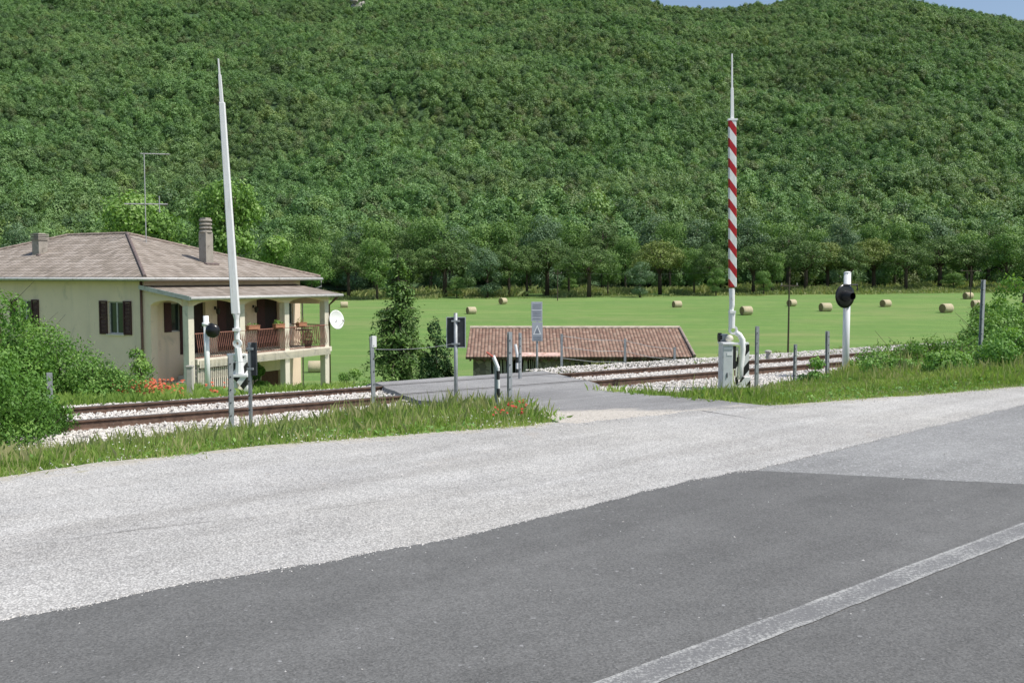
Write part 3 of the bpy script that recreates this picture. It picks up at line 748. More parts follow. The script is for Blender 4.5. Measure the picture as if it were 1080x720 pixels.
p = at(40, 430, 24.0); shrub('shrub', p.x, p.y, 3.2, 2.0, 15000, .07, 105, 'shrub', 'tall shrub hiding the left part of the house wall', 12)
p = at(2, 430, 22.0); shrub('shrub', p.x, p.y, 2.8, 2.85, 9000, .08, 106, 'shrub', 'highest shrub behind the track at the left edge', 10)
p = at(150, 420, 26); shrub('shrub', p.x, p.y, 1.2, 1.3, 1200, .08, 107, 'bramble', 'thin wispy shrub at the corner of the house', 5)
# right hand hedge of brambles
for i, (u, d, w, h, lab) in enumerate((
    (925, 21.5, 2.0, .62, 'low bramble just right of the white signal post'), (965, 22.5, 2.4, .7, 'bramble bush at the near end of the hidden track'),
    (1000, 21.0, 2.2, .8, 'bramble bush left of the tall grey post'), (1035, 22.5, 2.6, 1.25, 'bramble bush behind the tall grey post'),
    (1075, 21.5, 2.6, 1.35, 'bramble bush below the leafy tree at the right edge'), (1120, 21.5, 2.6, 1.6, 'bramble bush cut by the right edge of the photo'),
    (1010, 17.6, 1.4, .70, 'small dark weed clump on the right verge'), (1062, 18.4, 1.8, .95, 'leafy weed clump on the verge at the far right'),
    (858, 18.8, .8, .62, 'bushy green weed between the fence posts and the signal'), (940, 19.6, 1.6, .60, 'low weed clump before the brambles'))):
    p = at(u, 400, d); big = w > 1.9
    shrub('bramble_bush' if big else 'weed_clump', p.x, p.y, w, h, int(4200 * w * h) + 600, .062, 120 + i, 'bramble' if big else 'weed', lab, 8, None, None, True, 'bush' if big else 'weed')
p = at(1078, 390, 24.5); z = hz(p.x, p.y)
root = empty('small_tree', (p.x, p.y, z)); lb = [(l[0], l[1], l[2], l[3], l[4], l[5]) for l in rlobes(9, 12, 1.0, .6, 1.75, .45)]
foliage('crown', lb, 6500, .10, 33, M['shrub'], root, .5, .4); trunk(MB(), 1.6, .06, lb, 6, 3).build('trunk', M['bark'], root)
tag(root, 'small bright leafy tree rising over the brambles at right', 'tree')

# ------------------------------------------------------------------ generic trees
def dtree(name, u, d, v_top, wpx, seed, mat, label, n=9000, leaf=.2, zb=None, nl=14, flat=.8, base=.25, group=None, tr=.18, xy_=None):
    x = (u - CX) / F * d if xy_ is None else xy_; z = hz(x, d) if zb is None else zb
    top = at(u, v_top, d).z; h = top - z; w = wpx / F * d
    root = empty(name, (x, d, z)); s = w * .20
    lb = rlobes(seed, nl, w * .5 - s * .8, h * base + s * .6, h - s * .75, s, flat)
    foliage('crown', lb, n, leaf, seed, M[mat], root, .5, .35)
    trunk(MB(), h * .8, tr, lb, 8, seed).build('trunk', M['bark'], root, smooth=True)
    return tag(root, label, 'tree', group)
dtree('broadleaf_tree', 160, 58, 193, 128, 201, 'plane', 'leafy green tree behind the roof ridge and the television antenna', 15000, .23, nl=16)
dtree('broadleaf_tree', 240, 60, 187, 128, 202, 'plane', 'leafy green tree behind the round topped chimney', 17000, .23, nl=18)
dtree('broadleaf_tree', 290, 66, 228, 66, 203, 'plane', 'smaller leafy tree at the right end of the house roof', 7000, .22, nl=9, base=.15)

# drooping conifer in the field
def conifer(u, d, vt, wpx, seed, label):
    x = (u - CX) / F * d; z = hz(x, d); h = at(u, vt, d).z - z; w = wpx / F * d
    root = empty('conifer', (x, d, z)); r = random.Random(seed); g = np.random.default_rng(seed)
    mb = MB(); mb.tube([(0, 0, -.3), (.05, 0, h * .5), (0, 0, h * .98)], [.16, .11, .02], 8)
    mb.tube([(.1, 0, .2), (.5, .1, h * .35), (.75, .1, h * .55)], [.09, .06, .02], 6); mb.tube([(-.1, 0, .2), (-.4, .1, h * .3), (-.6, 0, h * .5)], [.08, .05, .02], 6)
    P, N, T = [], [], []
    for i in range(125):
        f = r.random() ** .85; zz = h * (.16 + .80 * f); L = w * .5 * (1 - f) ** .85 * r.uniform(.6, 1.2) + .15
        if f < .15: L *= .8
        a = r.uniform(0, 6.28); up = .22 * L * (f > .5) ; en = Vector((math.cos(a) * L, math.sin(a) * L, zz + up - .15 * L))
        st = Vector((0, 0, zz)); md = (st + en) / 2 + Vector((0, 0, .12 * L)); mb.tube([st, md, en], [.03, .02, .006], 4)
        k = int(125 * (L / (w * .5)) + 30); q = g.random(k) ** .7; ts = g.uniform(-.25, .25)
        c = np.outer((1 - q) ** 2, st) + np.outer(2 * q * (1 - q), md) + np.outer(q * q, en)
        sd = Vector((-math.sin(a), math.cos(a), 0)); c = c + np.outer(g.normal(0, .20, k) * (.4 + q), sd)
        c[:, 2] -= np.abs(g.normal(0, .24, k)) * (.3 + q)
        P.append(c); N.append(np.tile((math.cos(a) * .5, math.sin(a) * .5, .8), (k, 1))); T.append(np.clip(.42 + ts + g.normal(0, .15, k) + .2 * (q - .5), 0, 1))
    v, f = leaves(np.concatenate(P), np.concatenate(N), .20, seed, .38, 1.2)
    npmesh('crown', v, f, M['conifer'], root, np.concatenate(T)); mb.build('trunk', M['bark'], root)
    tag(root, label, 'tree')
conifer(420, 47, 264, 84, 31, 'drooping conifer with several trunks standing right of the house')
x = (460 - CX) / F * 45; z = hz(x, 45); root = empty('evergreen_bush', (x, 45, z)); h = at(460, 333, 45).z - z
lb = [(0, 0, h * .3, .75, .75, h * .3), (.15, 0, h * .55, .6, .6, h * .28), (-.1, 0, h * .78, .38, .38, h * .2), (-.4, 0, h * .45, .45, .5, h * .25), (.45, 0, h * .35, .42, .5, h * .28)]
foliage('foliage', lb, 9000, .12, 55, M['thuja'], root, .6, .6, .5); MB().tube([(0, 0, -.2), (0, 0, h * .8)], [.09, .02], 6).build('trunk', M['bark'], root)
tag(root, 'dark upright evergreen bush between the conifer and the barn', 'bush')
for i, (u, d, w, h, lab) in enumerate(((372, 52, 2.2, .8, 'low hedge clump below the satellite dish'), (403, 50, 3.0, 1.0, 'low hedge clump under the drooping conifer'), (268, 41.5, 1.2, .8, 'small bush beside the basement wall'))):
    x = (u - CX) / F * d; shrub('hedge_bush', x, d, w, h + 1.2, 3000, .12, 170 + i, 'bramble', lab, 7, cat='bush')

# ------------------------------------------------------------------ tree line at the far edge of the field
def pine_proto(seed, mat, w, h, umb):
    """stone pine: bare trunk with rising limbs and a broad domed crown"""
    root = empty('umbrella_pine', (0, 0, 0)); r = random.Random(seed); lb = []
    n = 15
    for i in range(n):
        a = i * 2.399; q = math.sqrt((i + .5) / n); s = w * r.uniform(.15, .21)
        zz = h * (.84 - umb * q * q) - s * .3 + r.uniform(-.03, .03) * h
        lb.append((math.cos(a) * q * w * .36, math.sin(a) * q * w * .36, zz, s, s, s * .62))
    for i in range(9):
        a = r.uniform(0, 6.28); q = r.uniform(.3, 1.0); s = w * .14
        lb.append((math.cos(a) * q * w * .35, math.sin(a) * q * w * .35, h * r.uniform(.40, .60), s, s, s * .9))
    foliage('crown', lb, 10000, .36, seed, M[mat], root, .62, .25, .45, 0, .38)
    mb = MB(); mb.tube([(0, 0, -.5), (.1, 0, h * .3), (-.1, .1, h * .5), (0, 0, h * .8)], [.42, .34, .26, .08], 8)
    for l in lb[:n]:
        mb.tube([(0, 0, h * r.uniform(.28, .5)), (l[0] * .5, l[1] * .5, h * .5 + (l[2] - h * .5) * .35), l[:3]], [.17, .12, .05], 5)
    mb.build('trunk', M['bark'], root, smooth=True)
    return root
W0, H0 = 12., 15.
protos = {'p1': pine_proto(1, 'pine', W0, H0, .30), 'p2': pine_proto(2, 'pine', W0, H0, .42), 'po': pine_proto(3, 'pineolive', W0, H0, .34)}
def bl_proto(seed, mat, w, h, base, nm):
    root = empty(nm, (0, 0, 0)); s = w * .19; lb = rlobes(seed, 18, w * .5 - s * .8, h * base + s * .5, h - s * .8, s, .85)
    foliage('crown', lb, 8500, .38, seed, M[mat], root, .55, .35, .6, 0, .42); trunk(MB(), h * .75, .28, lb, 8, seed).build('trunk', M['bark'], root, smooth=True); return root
protos['b1'] = bl_proto(11, 'broad', W0, H0, .12, 'field_edge_tree'); protos['b2'] = bl_proto(12, 'broad2', W0, H0, .06, 'field_edge_tree'); protos['b3'] = bl_proto(13, 'broad', W0, H0, .22, 'field_edge_tree')
used = set()
def place(kind, u, vb, vt, wpx, label, d=None, cat='tree', group=None):
    x_, y_, z_ = ray(u, vb)
    p = hit(u, vb, 200, 270) if d is None else None
    if d is None:
        d = min(max(p.y, 225), 262)
    x = (u - CX) / F * d; z = hz(x, d); h = at(u, vt, d).z - z; w = wpx / F * d * (1.18 if kind[0] == 'p' else 1.05)
    P = protos[kind]; sc_ = (w / W0, w / W0, h / H0); rz = (u * 1.7) % 6.28
    if kind not in used: used.add(kind); o = P; o.location = (x, d, z); o.scale = sc_; o.rotation_euler = (0, 0, rz)
    else: o = copy_tree(P, None, (x, d, z), rz, sc_)
    o['label'] = label; o['category'] = cat
    if group: o['group'] = group
TL = [
 ('b3', 330, 318, 250, 50, 'dark leafy tree seen just above the right end of the house roof'),
 ('p2', 368, 315, 246, 46, 'dark round tree above the satellite dish at the field edge'),
 ('b1', 398, 316, 252, 52, 'leafy tree directly behind the drooping conifer'),
 ('p1', 428, 314, 256, 44, 'dark pine just right of the drooping conifer top'),
 ('p1', 469, 313, 245, 66, 'flat topped pine at the field edge above the black sign back'),
 ('b2', 514, 314, 262, 46, 'grey green bushy tree touching the ground left of the two grey panels'),
 ('p2', 537, 313, 250, 42, 'dark pine just right of the grey green bushy tree'),
 ('p1', 556, 312, 252, 36, 'slim dark pine above the two grey sign panels'),
 ('p1', 577, 311, 244, 62, 'broad dark pine with thick trunk right of the grey sign panels'),
 ('p2', 600, 312, 254, 34, 'narrow pine between two broad pines above the barn ridge'),
 ('p1', 621, 313, 252, 62, 'broad pine above the middle of the barn'),
 ('b3', 641, 312, 262, 30, 'thin leafy tree left of the dark rounded bush'),
 ('po', 696, 311, 245, 58, 'olive tinted round pine with a clear trunk left of the striped boom'),
 ('b3', 732, 311, 258, 38, 'slim green tree between the olive pine and the striped boom'),
 ('p2', 752, 311, 250, 40, 'dark pine partly behind the striped boom'),
 ('p1', 794, 310, 250, 50, 'dark pine just right of the striped boom'),
 ('b3', 814, 310, 262, 30, 'small leafy tree left of the utility pole'),
 ('p1', 849, 309, 247, 56, 'broad pine right behind the utility pole'),
 ('po', 872, 308, 247, 48, 'olive tinted pine left of the white signal post'),
 ('p2', 895, 308, 252, 40, 'dark pine directly behind the white signal post'),
 ('po', 921, 307, 243, 56, 'olive tinted pine with thick trunk right of the signal post'),
 ('p2', 955, 307, 246, 50, 'pine midway between the signal post and the tall grey post'),
 ('p1', 990, 306, 241, 62, 'tallest broad pine left of the tall grey post'),
 ('p1', 1023, 306, 247, 48, 'pine directly behind the tall grey post'),
 ('b1', 1060, 306, 246, 54, 'leafy tree above the small bright tree at right'),
 ('p2', 1100, 306, 244, 60, 'pine at the right edge of the photo')]
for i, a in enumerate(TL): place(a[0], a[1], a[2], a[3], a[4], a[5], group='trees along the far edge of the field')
for (u, vb, vt, w, lab) in ((675, 314, 276, 36, 'dark rounded bush left of the olive tinted pine'), (755, 312, 282, 26, 'dark low bush left of the striped boom base'), (482, 314, 292, 26, 'low green bush above the black sign back'),
                            (805, 311, 286, 26, 'low dark bush left of the utility pole'), (1005, 307, 288, 30, 'low bush behind the round bales on the right'), (600, 311, 293, 26, 'low bush behind the right half of the field edge')):
    place('b2' if w > 30 else 'b1', u, vb, vt, w, lab, None, 'bush', 'bushes along the far edge of the field')
# second rank of trees just behind
rr = random.Random(5)
K2 = ['b1', 'b3', 'b2', 'b3', 'p2', 'b1', 'b2', 'b3']
for i in range(34):
    u = 300 + i * 25.5 + rr.uniform(-6, 6); d = rr.uniform(272, 292)
    vt = rr.uniform(228, 246) - (6 if 380 < u < 640 else 0)
    kd = K2[(i * 5 + 3) % 8]
    if i == 17: kd = 'b2'
    place(kd, u, 300, vt, rr.uniform(44, 66), 'tree half hidden in the second rank behind the field edge trees', d, group='second rank of trees behind the field edge')
for i in range(12):
    u = -40 + i * 30; place(K2[i % 8], u, 300, rr.uniform(236, 252), 56, 'tree half hidden in the second rank behind the field edge trees', rr.uniform(262, 285), group='second rank of trees behind the field edge')
# undergrowth
r = np.random.default_rng(8); nb = 60000
uu = r.uniform(290, 1130, nb); dd = r.uniform(228, 268, nb); x = (uu - CX) / F * dd
k = vnoise(x, dd, 5, 3) > .38; x, dd = x[k], dd[k]; hh = r.uniform(.7, 3.4, len(x)) * vnoise(x, dd, 7, 4) * sstep(dd, 226, 245)
blades('undergrowth', x, dd, hh, .28, M['dry'], 12, 'pale tall undergrowth beneath the field edge trees', 'undergrowth', .5, tintbias=-.15)

# ------------------------------------------------------------------ hillside
def ridge(a):
    return np.interp(a, [-1.2, -.7, -.5, -.2, 0, .10, .19, .26, .33, .40, .435, .47, .52, .7, 1.2], [300, 325, 318, 300, 292, 286, 276.5, 283, 289, 284, 276, 270, 258, 205, 110])
Y0, Y1 = 283., 1050.
def hillz(x, y):
    a = x / y; u = np.clip((y - Y0) / (Y1 - Y0), 0, 1); Rz = ridge(a)
    z = -2 + Rz * u ** 1.13
    env = np.sin(np.pi * np.clip(u, 0, 1)) ** .8
    z = z + env * ((vnoise(x, y, 120, 31) - .5) * 26 + (vnoise(x + y * .3, y, 55, 32) - .5) * 14)
    z = z + (vnoise(x, y, 22, 33) - .5) * 6 * np.clip(u * 3, 0, 1)
    back = np.clip((y - Y1) / 500, 0, 1); return z - back * 260
hx = np.linspace(-1500, 1500, 260); hy = np.concatenate([np.linspace(Y0 - 3, Y1, 170), np.linspace(Y1 + 12, 1600, 30)])
X, Y = np.meshgrid(hx, hy); Zh = hillz(X, Y)
tag(npmesh('hillside', np.stack([X, Y, Zh], -1), gridfaces(len(hx), len(hy)), M['hill'], smooth=True), kind='structure')
# forest cover: crowns scattered over the slope
protoc = bpy.data.collections.new('crown_shapes')
for s in range(6):
    q_ = random.Random(400 + s); lb = [(0, 0, .20, .34, .34, .48)]
    for k in range(9):
        a = k * 2.4 + q_.uniform(-.5, .5); zz = q_.uniform(-.1, .42); rr_ = .34 * math.cos(max(0, zz) * 2.6); sz = q_.uniform(.13, .22)
        lb.append((rr_ * math.cos(a), rr_ * math.sin(a), zz, sz, sz, sz * q_.uniform(.8, 1.2)))
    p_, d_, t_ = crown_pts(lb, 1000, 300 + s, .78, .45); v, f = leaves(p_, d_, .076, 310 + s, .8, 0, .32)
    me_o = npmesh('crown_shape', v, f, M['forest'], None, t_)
    col.objects.unlink(me_o); protoc.objects.link(me_o)
r = np.random.default_rng(99)
q_ = np.arange(76000); y = Y0 + (Y1 + 25 - Y0) * ((q_ * .7548776662) % 1); x = (((q_ * .5698402910) % 1) * 2 - 1) * .64 * (Y1 + 25)
x = x + r.normal(0, 1.3, len(x)); y = y + r.normal(0, 1.3, len(y)); k = np.abs(x) < .64 * y; x, y = x[k], y[k]
size = (3.4 + 3.8 * r.random(len(x)) + 4.0 * r.random(len(x)) ** 6) * (.8 + .45 * vnoise(x, y, 40, 41)) * np.interp(y, [283, 420, 1050], [1.15, 1.0, .92])
keep = vnoise(x, y, 14, 42) > .08; x, y, size = x[keep], y[keep], size[keep]
z = hillz(x, y) + size * .36
me = bpy.data.meshes.new('forest'); me.vertices.add(len(x)); me.vertices.foreach_set('co', np.stack([x, y, z], -1).astype(np.float32).ravel())
a = me.attributes.new('size', 'FLOAT', 'POINT'); a.data.foreach_set('value', size.astype(np.float32))
fo = bpy.data.objects.new('forest', me); col.objects.link(fo)
tag(fo, 'dense green woodland covering the whole hillside', 'forest', kind='stuff')
ng = bpy.data.node_groups.new('scatter', 'GeometryNodeTree')
ng.interface.new_socket('Geometry', in_out='INPUT', socket_type='NodeSocketGeometry'); ng.interface.new_socket('Geometry', in_out='OUTPUT', socket_type='NodeSocketGeometry')
N = ng.nodes; L = ng.links
gi = N.new('NodeGroupInput'); go = N.new('NodeGroupOutput'); ip = N.new('GeometryNodeInstanceOnPoints'); ci = N.new('GeometryNodeCollectionInfo')
ci.inputs['Collection'].default_value = protoc; ci.inputs['Separate Children'].default_value = True; ci.inputs['Reset Children'].default_value = True
ip.inputs['Pick Instance'].default_value = True
na = N.new('GeometryNodeInputNamedAttribute'); na.data_type = 'FLOAT'; na.inputs['Name'].default_value = 'size'
rv = N.new('FunctionNodeRandomValue'); rv.data_type = 'FLOAT_VECTOR'; rv.inputs['Min'].default_value = (-.25, -.25, 0); rv.inputs['Max'].default_value = (.25, .25, 6.28)
ri = N.new('FunctionNodeRandomValue'); ri.data_type = 'INT'; ri.inputs[4].default_value = 0; ri.inputs[5].default_value = 5
L.new(gi.outputs[0], ip.inputs['Points']); L.new(ci.outputs[0], ip.inputs['Instance']); L.new(na.outputs[0], ip.inputs['Scale'])
L.new(rv.outputs['Value'], ip.inputs['Rotation']); L.new(ri.outputs[2], ip.inputs['Instance Index']); L.new(ip.outputs[0], go.inputs[0])
md = fo.modifiers.new('scatter', 'NODES'); md.node_group = ng
# pale rock outcrop near the top
p = at(378, 12, 960); mb = MB()
rq = random.Random(3)
for i in range(5):
    c = (rq.uniform(-7, 7), rq.uniform(-5, 5), rq.uniform(-6, 4)); s = rq.uniform(2.5, 5)
    mb.lathe([(s * .3, -s), (s, -s * .4), (s * .9, s * .3), (s * .3, s)], Matrix.Translation(c), 7)
o = mb.build('rock_outcrop', M['rock'], loc=(p.x, 960, float(hillz(p.x, 960)) + 7)); tag(o, 'pale rock outcrop showing through the woodland near the hilltop', 'rock')

# ------------------------------------------------------------------ house
HZ = -3.2
house = empty('house', (-13.6, 36.85, HZ), math.atan2(.884, .467))
tag(house, 'cream two storey house with hipped tile roof and arcaded balcony beside the track', 'house')
def hz_(w): return w - HZ          # world height to house-local height
LX, LY = 8.8, 15.6
def W(name, mb, m, parent=None, bevel=0, smooth=False): return mb.build(name, M[m] if isinstance(m, str) else m, parent or house, bevel, smooth)
# walls with real window openings on the left facade (x=0) and the balcony side (y=0)
TH = .3; zt, zb = hz_(1.62), hz_(-5.0)
def wall_with_holes(name, axis, a0, a1, fixed0, fixed1, holes, mat):
    """vertical wall along axis, split into boxes around rectangular holes (a0,a1,z0,z1)"""
    mb = MB(); xs = sorted({a0, a1, *[h[0] for h in holes], *[h[1] for h in holes]}); zs = sorted({zb, zt, *[h[2] for h in holes], *[h[3] for h in holes]})
    vid = {}; 
    def inside(x, z): return any(h[0] < x < h[1] and h[2] < z < h[3] for h in holes)
    for i in range(len(xs) - 1):
        cx = (xs[i] + xs[i + 1]) / 2; run = None
        for j in range(len(zs) - 1):
            cz = (zs[j] + zs[j + 1]) / 2
            if not inside(cx, cz):
                if run is None: run = [zs[j], zs[j + 1]]
                else: run[1] = zs[j + 1]
            if inside(cx, cz) or j == len(zs) - 2:
                if run:
                    if axis == 'y': mb.box(fixed0, xs[i], run[0], fixed1, xs[i + 1], run[1])
                    else: mb.box(xs[i], fixed0, run[0], xs[i + 1], fixed1, run[1])
                run = None
    return mb.build(name, mat, house)
wz0, wz1 = hz_(-.55), hz_(.68)
lw = [(1.53 - .42, 1.53 + .42, wz0, wz1), (6.35, 7.15, wz0, wz1), (11.0, 11.8, wz0, wz1)]
wall_with_holes('wall', 'y', TH, LY, 0, TH, lw, M['wall'])
fz = hz_(-1.4)
dz = [(2.15, 3.05, fz, hz_(.78)), (4.15, 5.1, fz, hz_(.78)), (6.45, 7.4, fz, hz_(.78))]
wb_ = [(1.25, 1.75, hz_(-.5), hz_(.62)), (7.75, 8.3, hz_(-.5), hz_(.62))]
bd = [(6.2, 7.4, hz_(-4.6), hz_(-2.45))]
wall_with_holes('wall', 'x', 0, LX, 0, TH, dz + wb_ + bd, M['wall'])
W('wall', MB().box(LX - TH, TH, zb, LX, LY, zt).box(TH, LY - TH, zb, LX - TH, LY, zt), 'wall')
W('floor', MB().box(TH, TH, hz_(-1.7), LX - TH, LY - TH, hz_(-1.42)), 'darkroom')
# windows, left facade
def win_left(yc, w):
    fr = MB(); h0, h1 = wz0, wz1
    for (a, b, c, d) in ((yc - w, yc - w + .05, h0, h1), (yc + w - .05, yc + w, h0, h1), (yc - .03, yc + .03, h0, h1)): fr.box(.06, a, c, .12, b, d)
    for z in (h0, h1 - .05): fr.box(.058, yc - w, z, .118, yc + w, z + .05)
    f = W('window', fr, 'fascia'); W('pane', MB().box(.085, yc - w + .05, h0 + .05, .095, yc + w - .05, h1 - .05), 'glass', f)
    W('sill', MB().box(-.07, yc - w - .06, h0 - .05, .10, yc + w + .06, h0 - .003), 'wallpale', f)
    for s in (-1, 1):
        mb = MB(); a = yc + s * (w + .02); b = yc + s * (w + .02 + .42); lo, hi = min(a, b), max(a, b)
        mb.box(-.055, lo, h0 - .02, -.01, lo + .06, h1 + .02); mb.box(-.055, hi - .06, h0 - .02, -.01, hi, h1 + .02)
        for z in (h0 - .02, (h0 + h1) / 2 - .03, h1 - .04): mb.box(-.053, lo + .06, z, -.012, hi - .06, z + .06)
        for k in range(22):
            z = h0 + .05 + k * (h1 - h0 - .1) / 22; mb.box(-.046, lo + .06, z, -.018, hi - .06, z + .03, rot=Matrix.Rotation(R(35), 3, 'Y'))
        W('shutter', mb, 'shutter')
for yc in (1.53, 6.75, 11.4): win_left(yc, .42)
# doors and small windows under the porch
for (a, b, c, d) in dz:
    o = W('door', MB().box(a, .14, c, b, .18, d), 'doorwood')
    mb = MB()
    for k in range(24): mb.box(a + .08, .128, c + .15 + k * .082, b - .08, .138, c + .19 + k * .082)
    W('louvre', mb, 'doorwood', o)
    W('handle', MB().tube([(b - .12, .12, c + 1.0), (b - .12, .08, c + 1.0), (b - .2, .08, c + 1.0)], .012, 6), 'galv', o)
    for s in (0, 1):
        x0 = a - .47 if s == 0 else b + .02
        if s == 1: continue
        W('shutter', MB().box(x0, -.05, c + .02, x0 + .45, -.01, d - .02), 'shutter')
for (a, b, c, d) in wb_:
    f = W('window', MB().box(a, .06, c, a + .05, .12, d).box(b - .05, .06, c, b, .12, d).box(a + .05, .06, c, b - .05, .12, c + .05).box(a + .05, .06, d - .05, b - .05, .12, d), 'fascia'); W('pane', MB().box(a + .05, .085, c + .05, b - .05, .095, d - .05), 'glass', f)
    if a < 3: W('shutter', MB().box(a - .34, -.05, c, a - .01, -.01, d), 'shutter')
a, b, c, d = bd[0]; o = W('basement_door', MB().box(a, .12, c, b, .17, d), 'wood')
W('plank', MB().box(a + .05, .10, c + .2, b - .05, .119, c + .35).box(a + .05, .10, d - .4, b - .05, .119, d - .25), 'wood', o)
for x in (3.55, 5.75):
    o = W('wall_lamp', MB().box(x - .04, -.04, hz_(.30), x + .04, -.003, hz_(.42)).tube([(x, -.04, hz_(.36)), (x, -.16, hz_(.40)), (x, -.18, hz_(.32))], .012, 6), 'lamp')
    W('lantern', MB().lathe([(.03, .14), (.085, .10), (.07, -.08), (.03, -.12)], Matrix.Translation((x, -.18, hz_(.22))), 8), 'lamp', o)
# arcade
PY = -2.02; PX = [.175, 2.80, 5.38, 7.95]; ps = .14
beam_top = lambda y: hz_(1.36) + (y - 0) * (.50 / 2.5)
for i, x in enumerate(PX):
    mbp = MB().box(x - ps, PY - ps, zb, x + ps, PY + ps, hz_(.549)); W('pillar', mbp, 'wallpale', bevel=.01)
mb = MB(); poly = [(PX[0] - ps, hz_(.55))]
top = hz_(.82)
for i in range(3):
    x0, x1 = PX[i] + ps, PX[i + 1] - ps; poly.append((x0, hz_(.55)))
    for k in range(0, 13):
        f = k / 12; poly.append((x0 + (x1 - x0) * f, hz_(.55) + .19 * math.sin(math.pi * f) ** .7))
    poly.append((x1, hz_(.55)))
poly += [(PX[3] + ps, hz_(.55)), (PX[3] + ps, top), (PX[0] - ps, top)]
pp_ = [poly[0]]
for q in poly[1:]:
    if abs(q[0] - pp_[-1][0]) + abs(q[1] - pp_[-1][1]) > 1e-4: pp_.append(q)
W('arch_wall', MB().prism(pp_, 'y', PY - ps + .004, PY + ps - .004), 'wall')
# side arch at the near end (x = 0 plane)
y0, y1 = PY + ps, -.30
poly = [(y0, hz_(.55))]
for k in range(0, 13):
    f = k / 12; poly.append((y0 + (y1 - y0) * f, hz_(.55) + .20 * math.sin(math.pi * f) ** .6))
poly += [(y1, hz_(.549)), (y1, zb), (-.002, zb), (-.002, hz_(1.12)), (PY + ps, hz_(.78))]
pp_ = [poly[0]]
for q in poly[1:]:
    if abs(q[0] - pp_[-1][0]) + abs(q[1] - pp_[-1][1]) > 1e-4: pp_.append(q)
W('arch_wall', MB().prism(pp_, 'x', .008, .33), 'wall')
# far end: lintel over the open end
W('arch_wall', MB().prism([(PY + ps, hz_(.45)), (-.002, hz_(.45)), (-.002, hz_(1.1)), (PY + ps, hz_(.78))], 'x', 7.79, 8.11), 'wall')
# balcony slab and fringe
W('balcony_slab', MB().box(2.0, -2.24, hz_(-1.60), 8.17, -.003, hz_(-1.4)).box(.37, -2.24, hz_(-1.60), 1.997, -1.86, hz_(-1.4)), 'wallpale', bevel=.008)
mb = MB()
for k in range(115): 
    x = .45 + k * .066; mb.box(x, -2.28, hz_(-1.72), x + .034, -2.245, hz_(-1.45))
W('slab_fringe', mb, 'wallpale')
# balustrade: belly bars
mb = MB(); yb = -2.14
for k in range(80):
    x = .42 + k * .0975
    if x > 7.85: break
    s = -.10
    mb.tube([(x, yb, fz + .04), (x + .03, yb + s * .9, fz + .22), (x - .01, yb + s, fz + .40), (x + .02, yb + s * .25, fz + .66), (x, yb, fz + .92)], .013, 5)
mb.tube([(.35, yb, fz + .93), (8.08, yb, fz + .93)], .026, 6); mb.tube([(.35, yb, fz + .05), (8.08, yb, fz + .05)], .018, 6)
W('balustrade', mb, 'ironrail')
mb = MB(); xb = 8.13
for k in range(20):
    y = yb + .05 + k * .1; mb.tube([(xb, y, fz + .04), (xb + .08, y, fz + .3), (xb + .06, y, fz + .5), (xb, y, fz + .92)], .012, 5)
mb.tube([(xb, yb, fz + .93), (xb, -.1, fz + .93)], .024, 6)
W('balustrade', mb, 'ironrail')
# white low wall and railing at the foot of the entrance steps
W('low_wall', MB().box(.45, -2.18, zb, 3.2, -2.06, hz_(-2.15)), 'wallpale')
mb = MB()
for k in range(26): x = .5 + k * .104; mb.tube([(x, -2.21, hz_(-2.60)), (x, -2.21, hz_(-1.74))], .012, 5)
mb.tube([(.45, -2.21, hz_(-1.75)), (3.2, -2.21, hz_(-1.75))], .02, 6)
W('entrance_railing', mb, 'lamp')
W('low_panel', MB().box(  .45, -2.16, hz_(-2.149), 3.2, -2.10, hz_(-1.62)), 'wallpale')
mb = MB()
for k in range(6): mb.box(.36 + k * .28, -1.84, zb, .36 + (k + 1) * .28, -.35, hz_(-2.75 + k * .2))
W('steps', mb, 'concrete')
# main roof
ex0, ex1, ey0, ey1 = -.45, 9.55, -.55, 16.3
ez = hz_(1.60); rz_ = hz_(3.48); rx = 4.6; ra, rb = 6.1, 9.9
def roof_panel(name, quad, mat, thick=.10, parent=house):
    """quad = eave0, eave1, top1, top0 (top may repeat); uv in metres"""
    q = [Vector(p) for p in quad]; e = (q[1] - q[0]).normalized()
    nrm = (q[1] - q[0]).cross(q[-1] - q[0]).normalized()
    if nrm.z < 0: nrm = -nrm
    up = nrm.cross(e); up = up if up.z > 0 else -up
    n = len(q); vs = [p for p in q] + [p - nrm * thick for p in q]
    me = bpy.data.meshes.new(name); me.from_pydata([tuple(v) for v in vs], [], [tuple(range(n)), tuple(range(n, 2 * n))[::-1]] + [(i, i + n, (i + 1) % n + n, (i + 1) % n) for i in range(n)])
    me.materials.append(mat); uvl = me.uv_layers.new(name='uv')
    for lp in me.loops:
        d_ = Vector(me.vertices[lp.vertex_index].co) - q[0]; uvl.data[lp.index].uv = (d_.dot(e), d_.dot(up))
    me.update(); o = bpy.data.objects.new(name, me); col.objects.link(o); o.parent = parent; return o
Ac, Bc, Cc, Dc = (ex0, ey0, ez), (ex1, ey0, ez), (ex1, ey1, ez), (ex0, ey1, ez); Pa, Pb = (rx, ra, rz_), (rx, rb, rz_)
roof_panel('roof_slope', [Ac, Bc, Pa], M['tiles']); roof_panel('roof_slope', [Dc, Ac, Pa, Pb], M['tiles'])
roof_panel('roof_slope', [Bc, Cc, Pb, Pa], M['tiles']); roof_panel('roof_slope', [Cc, Dc, Pb], M['tiles'])
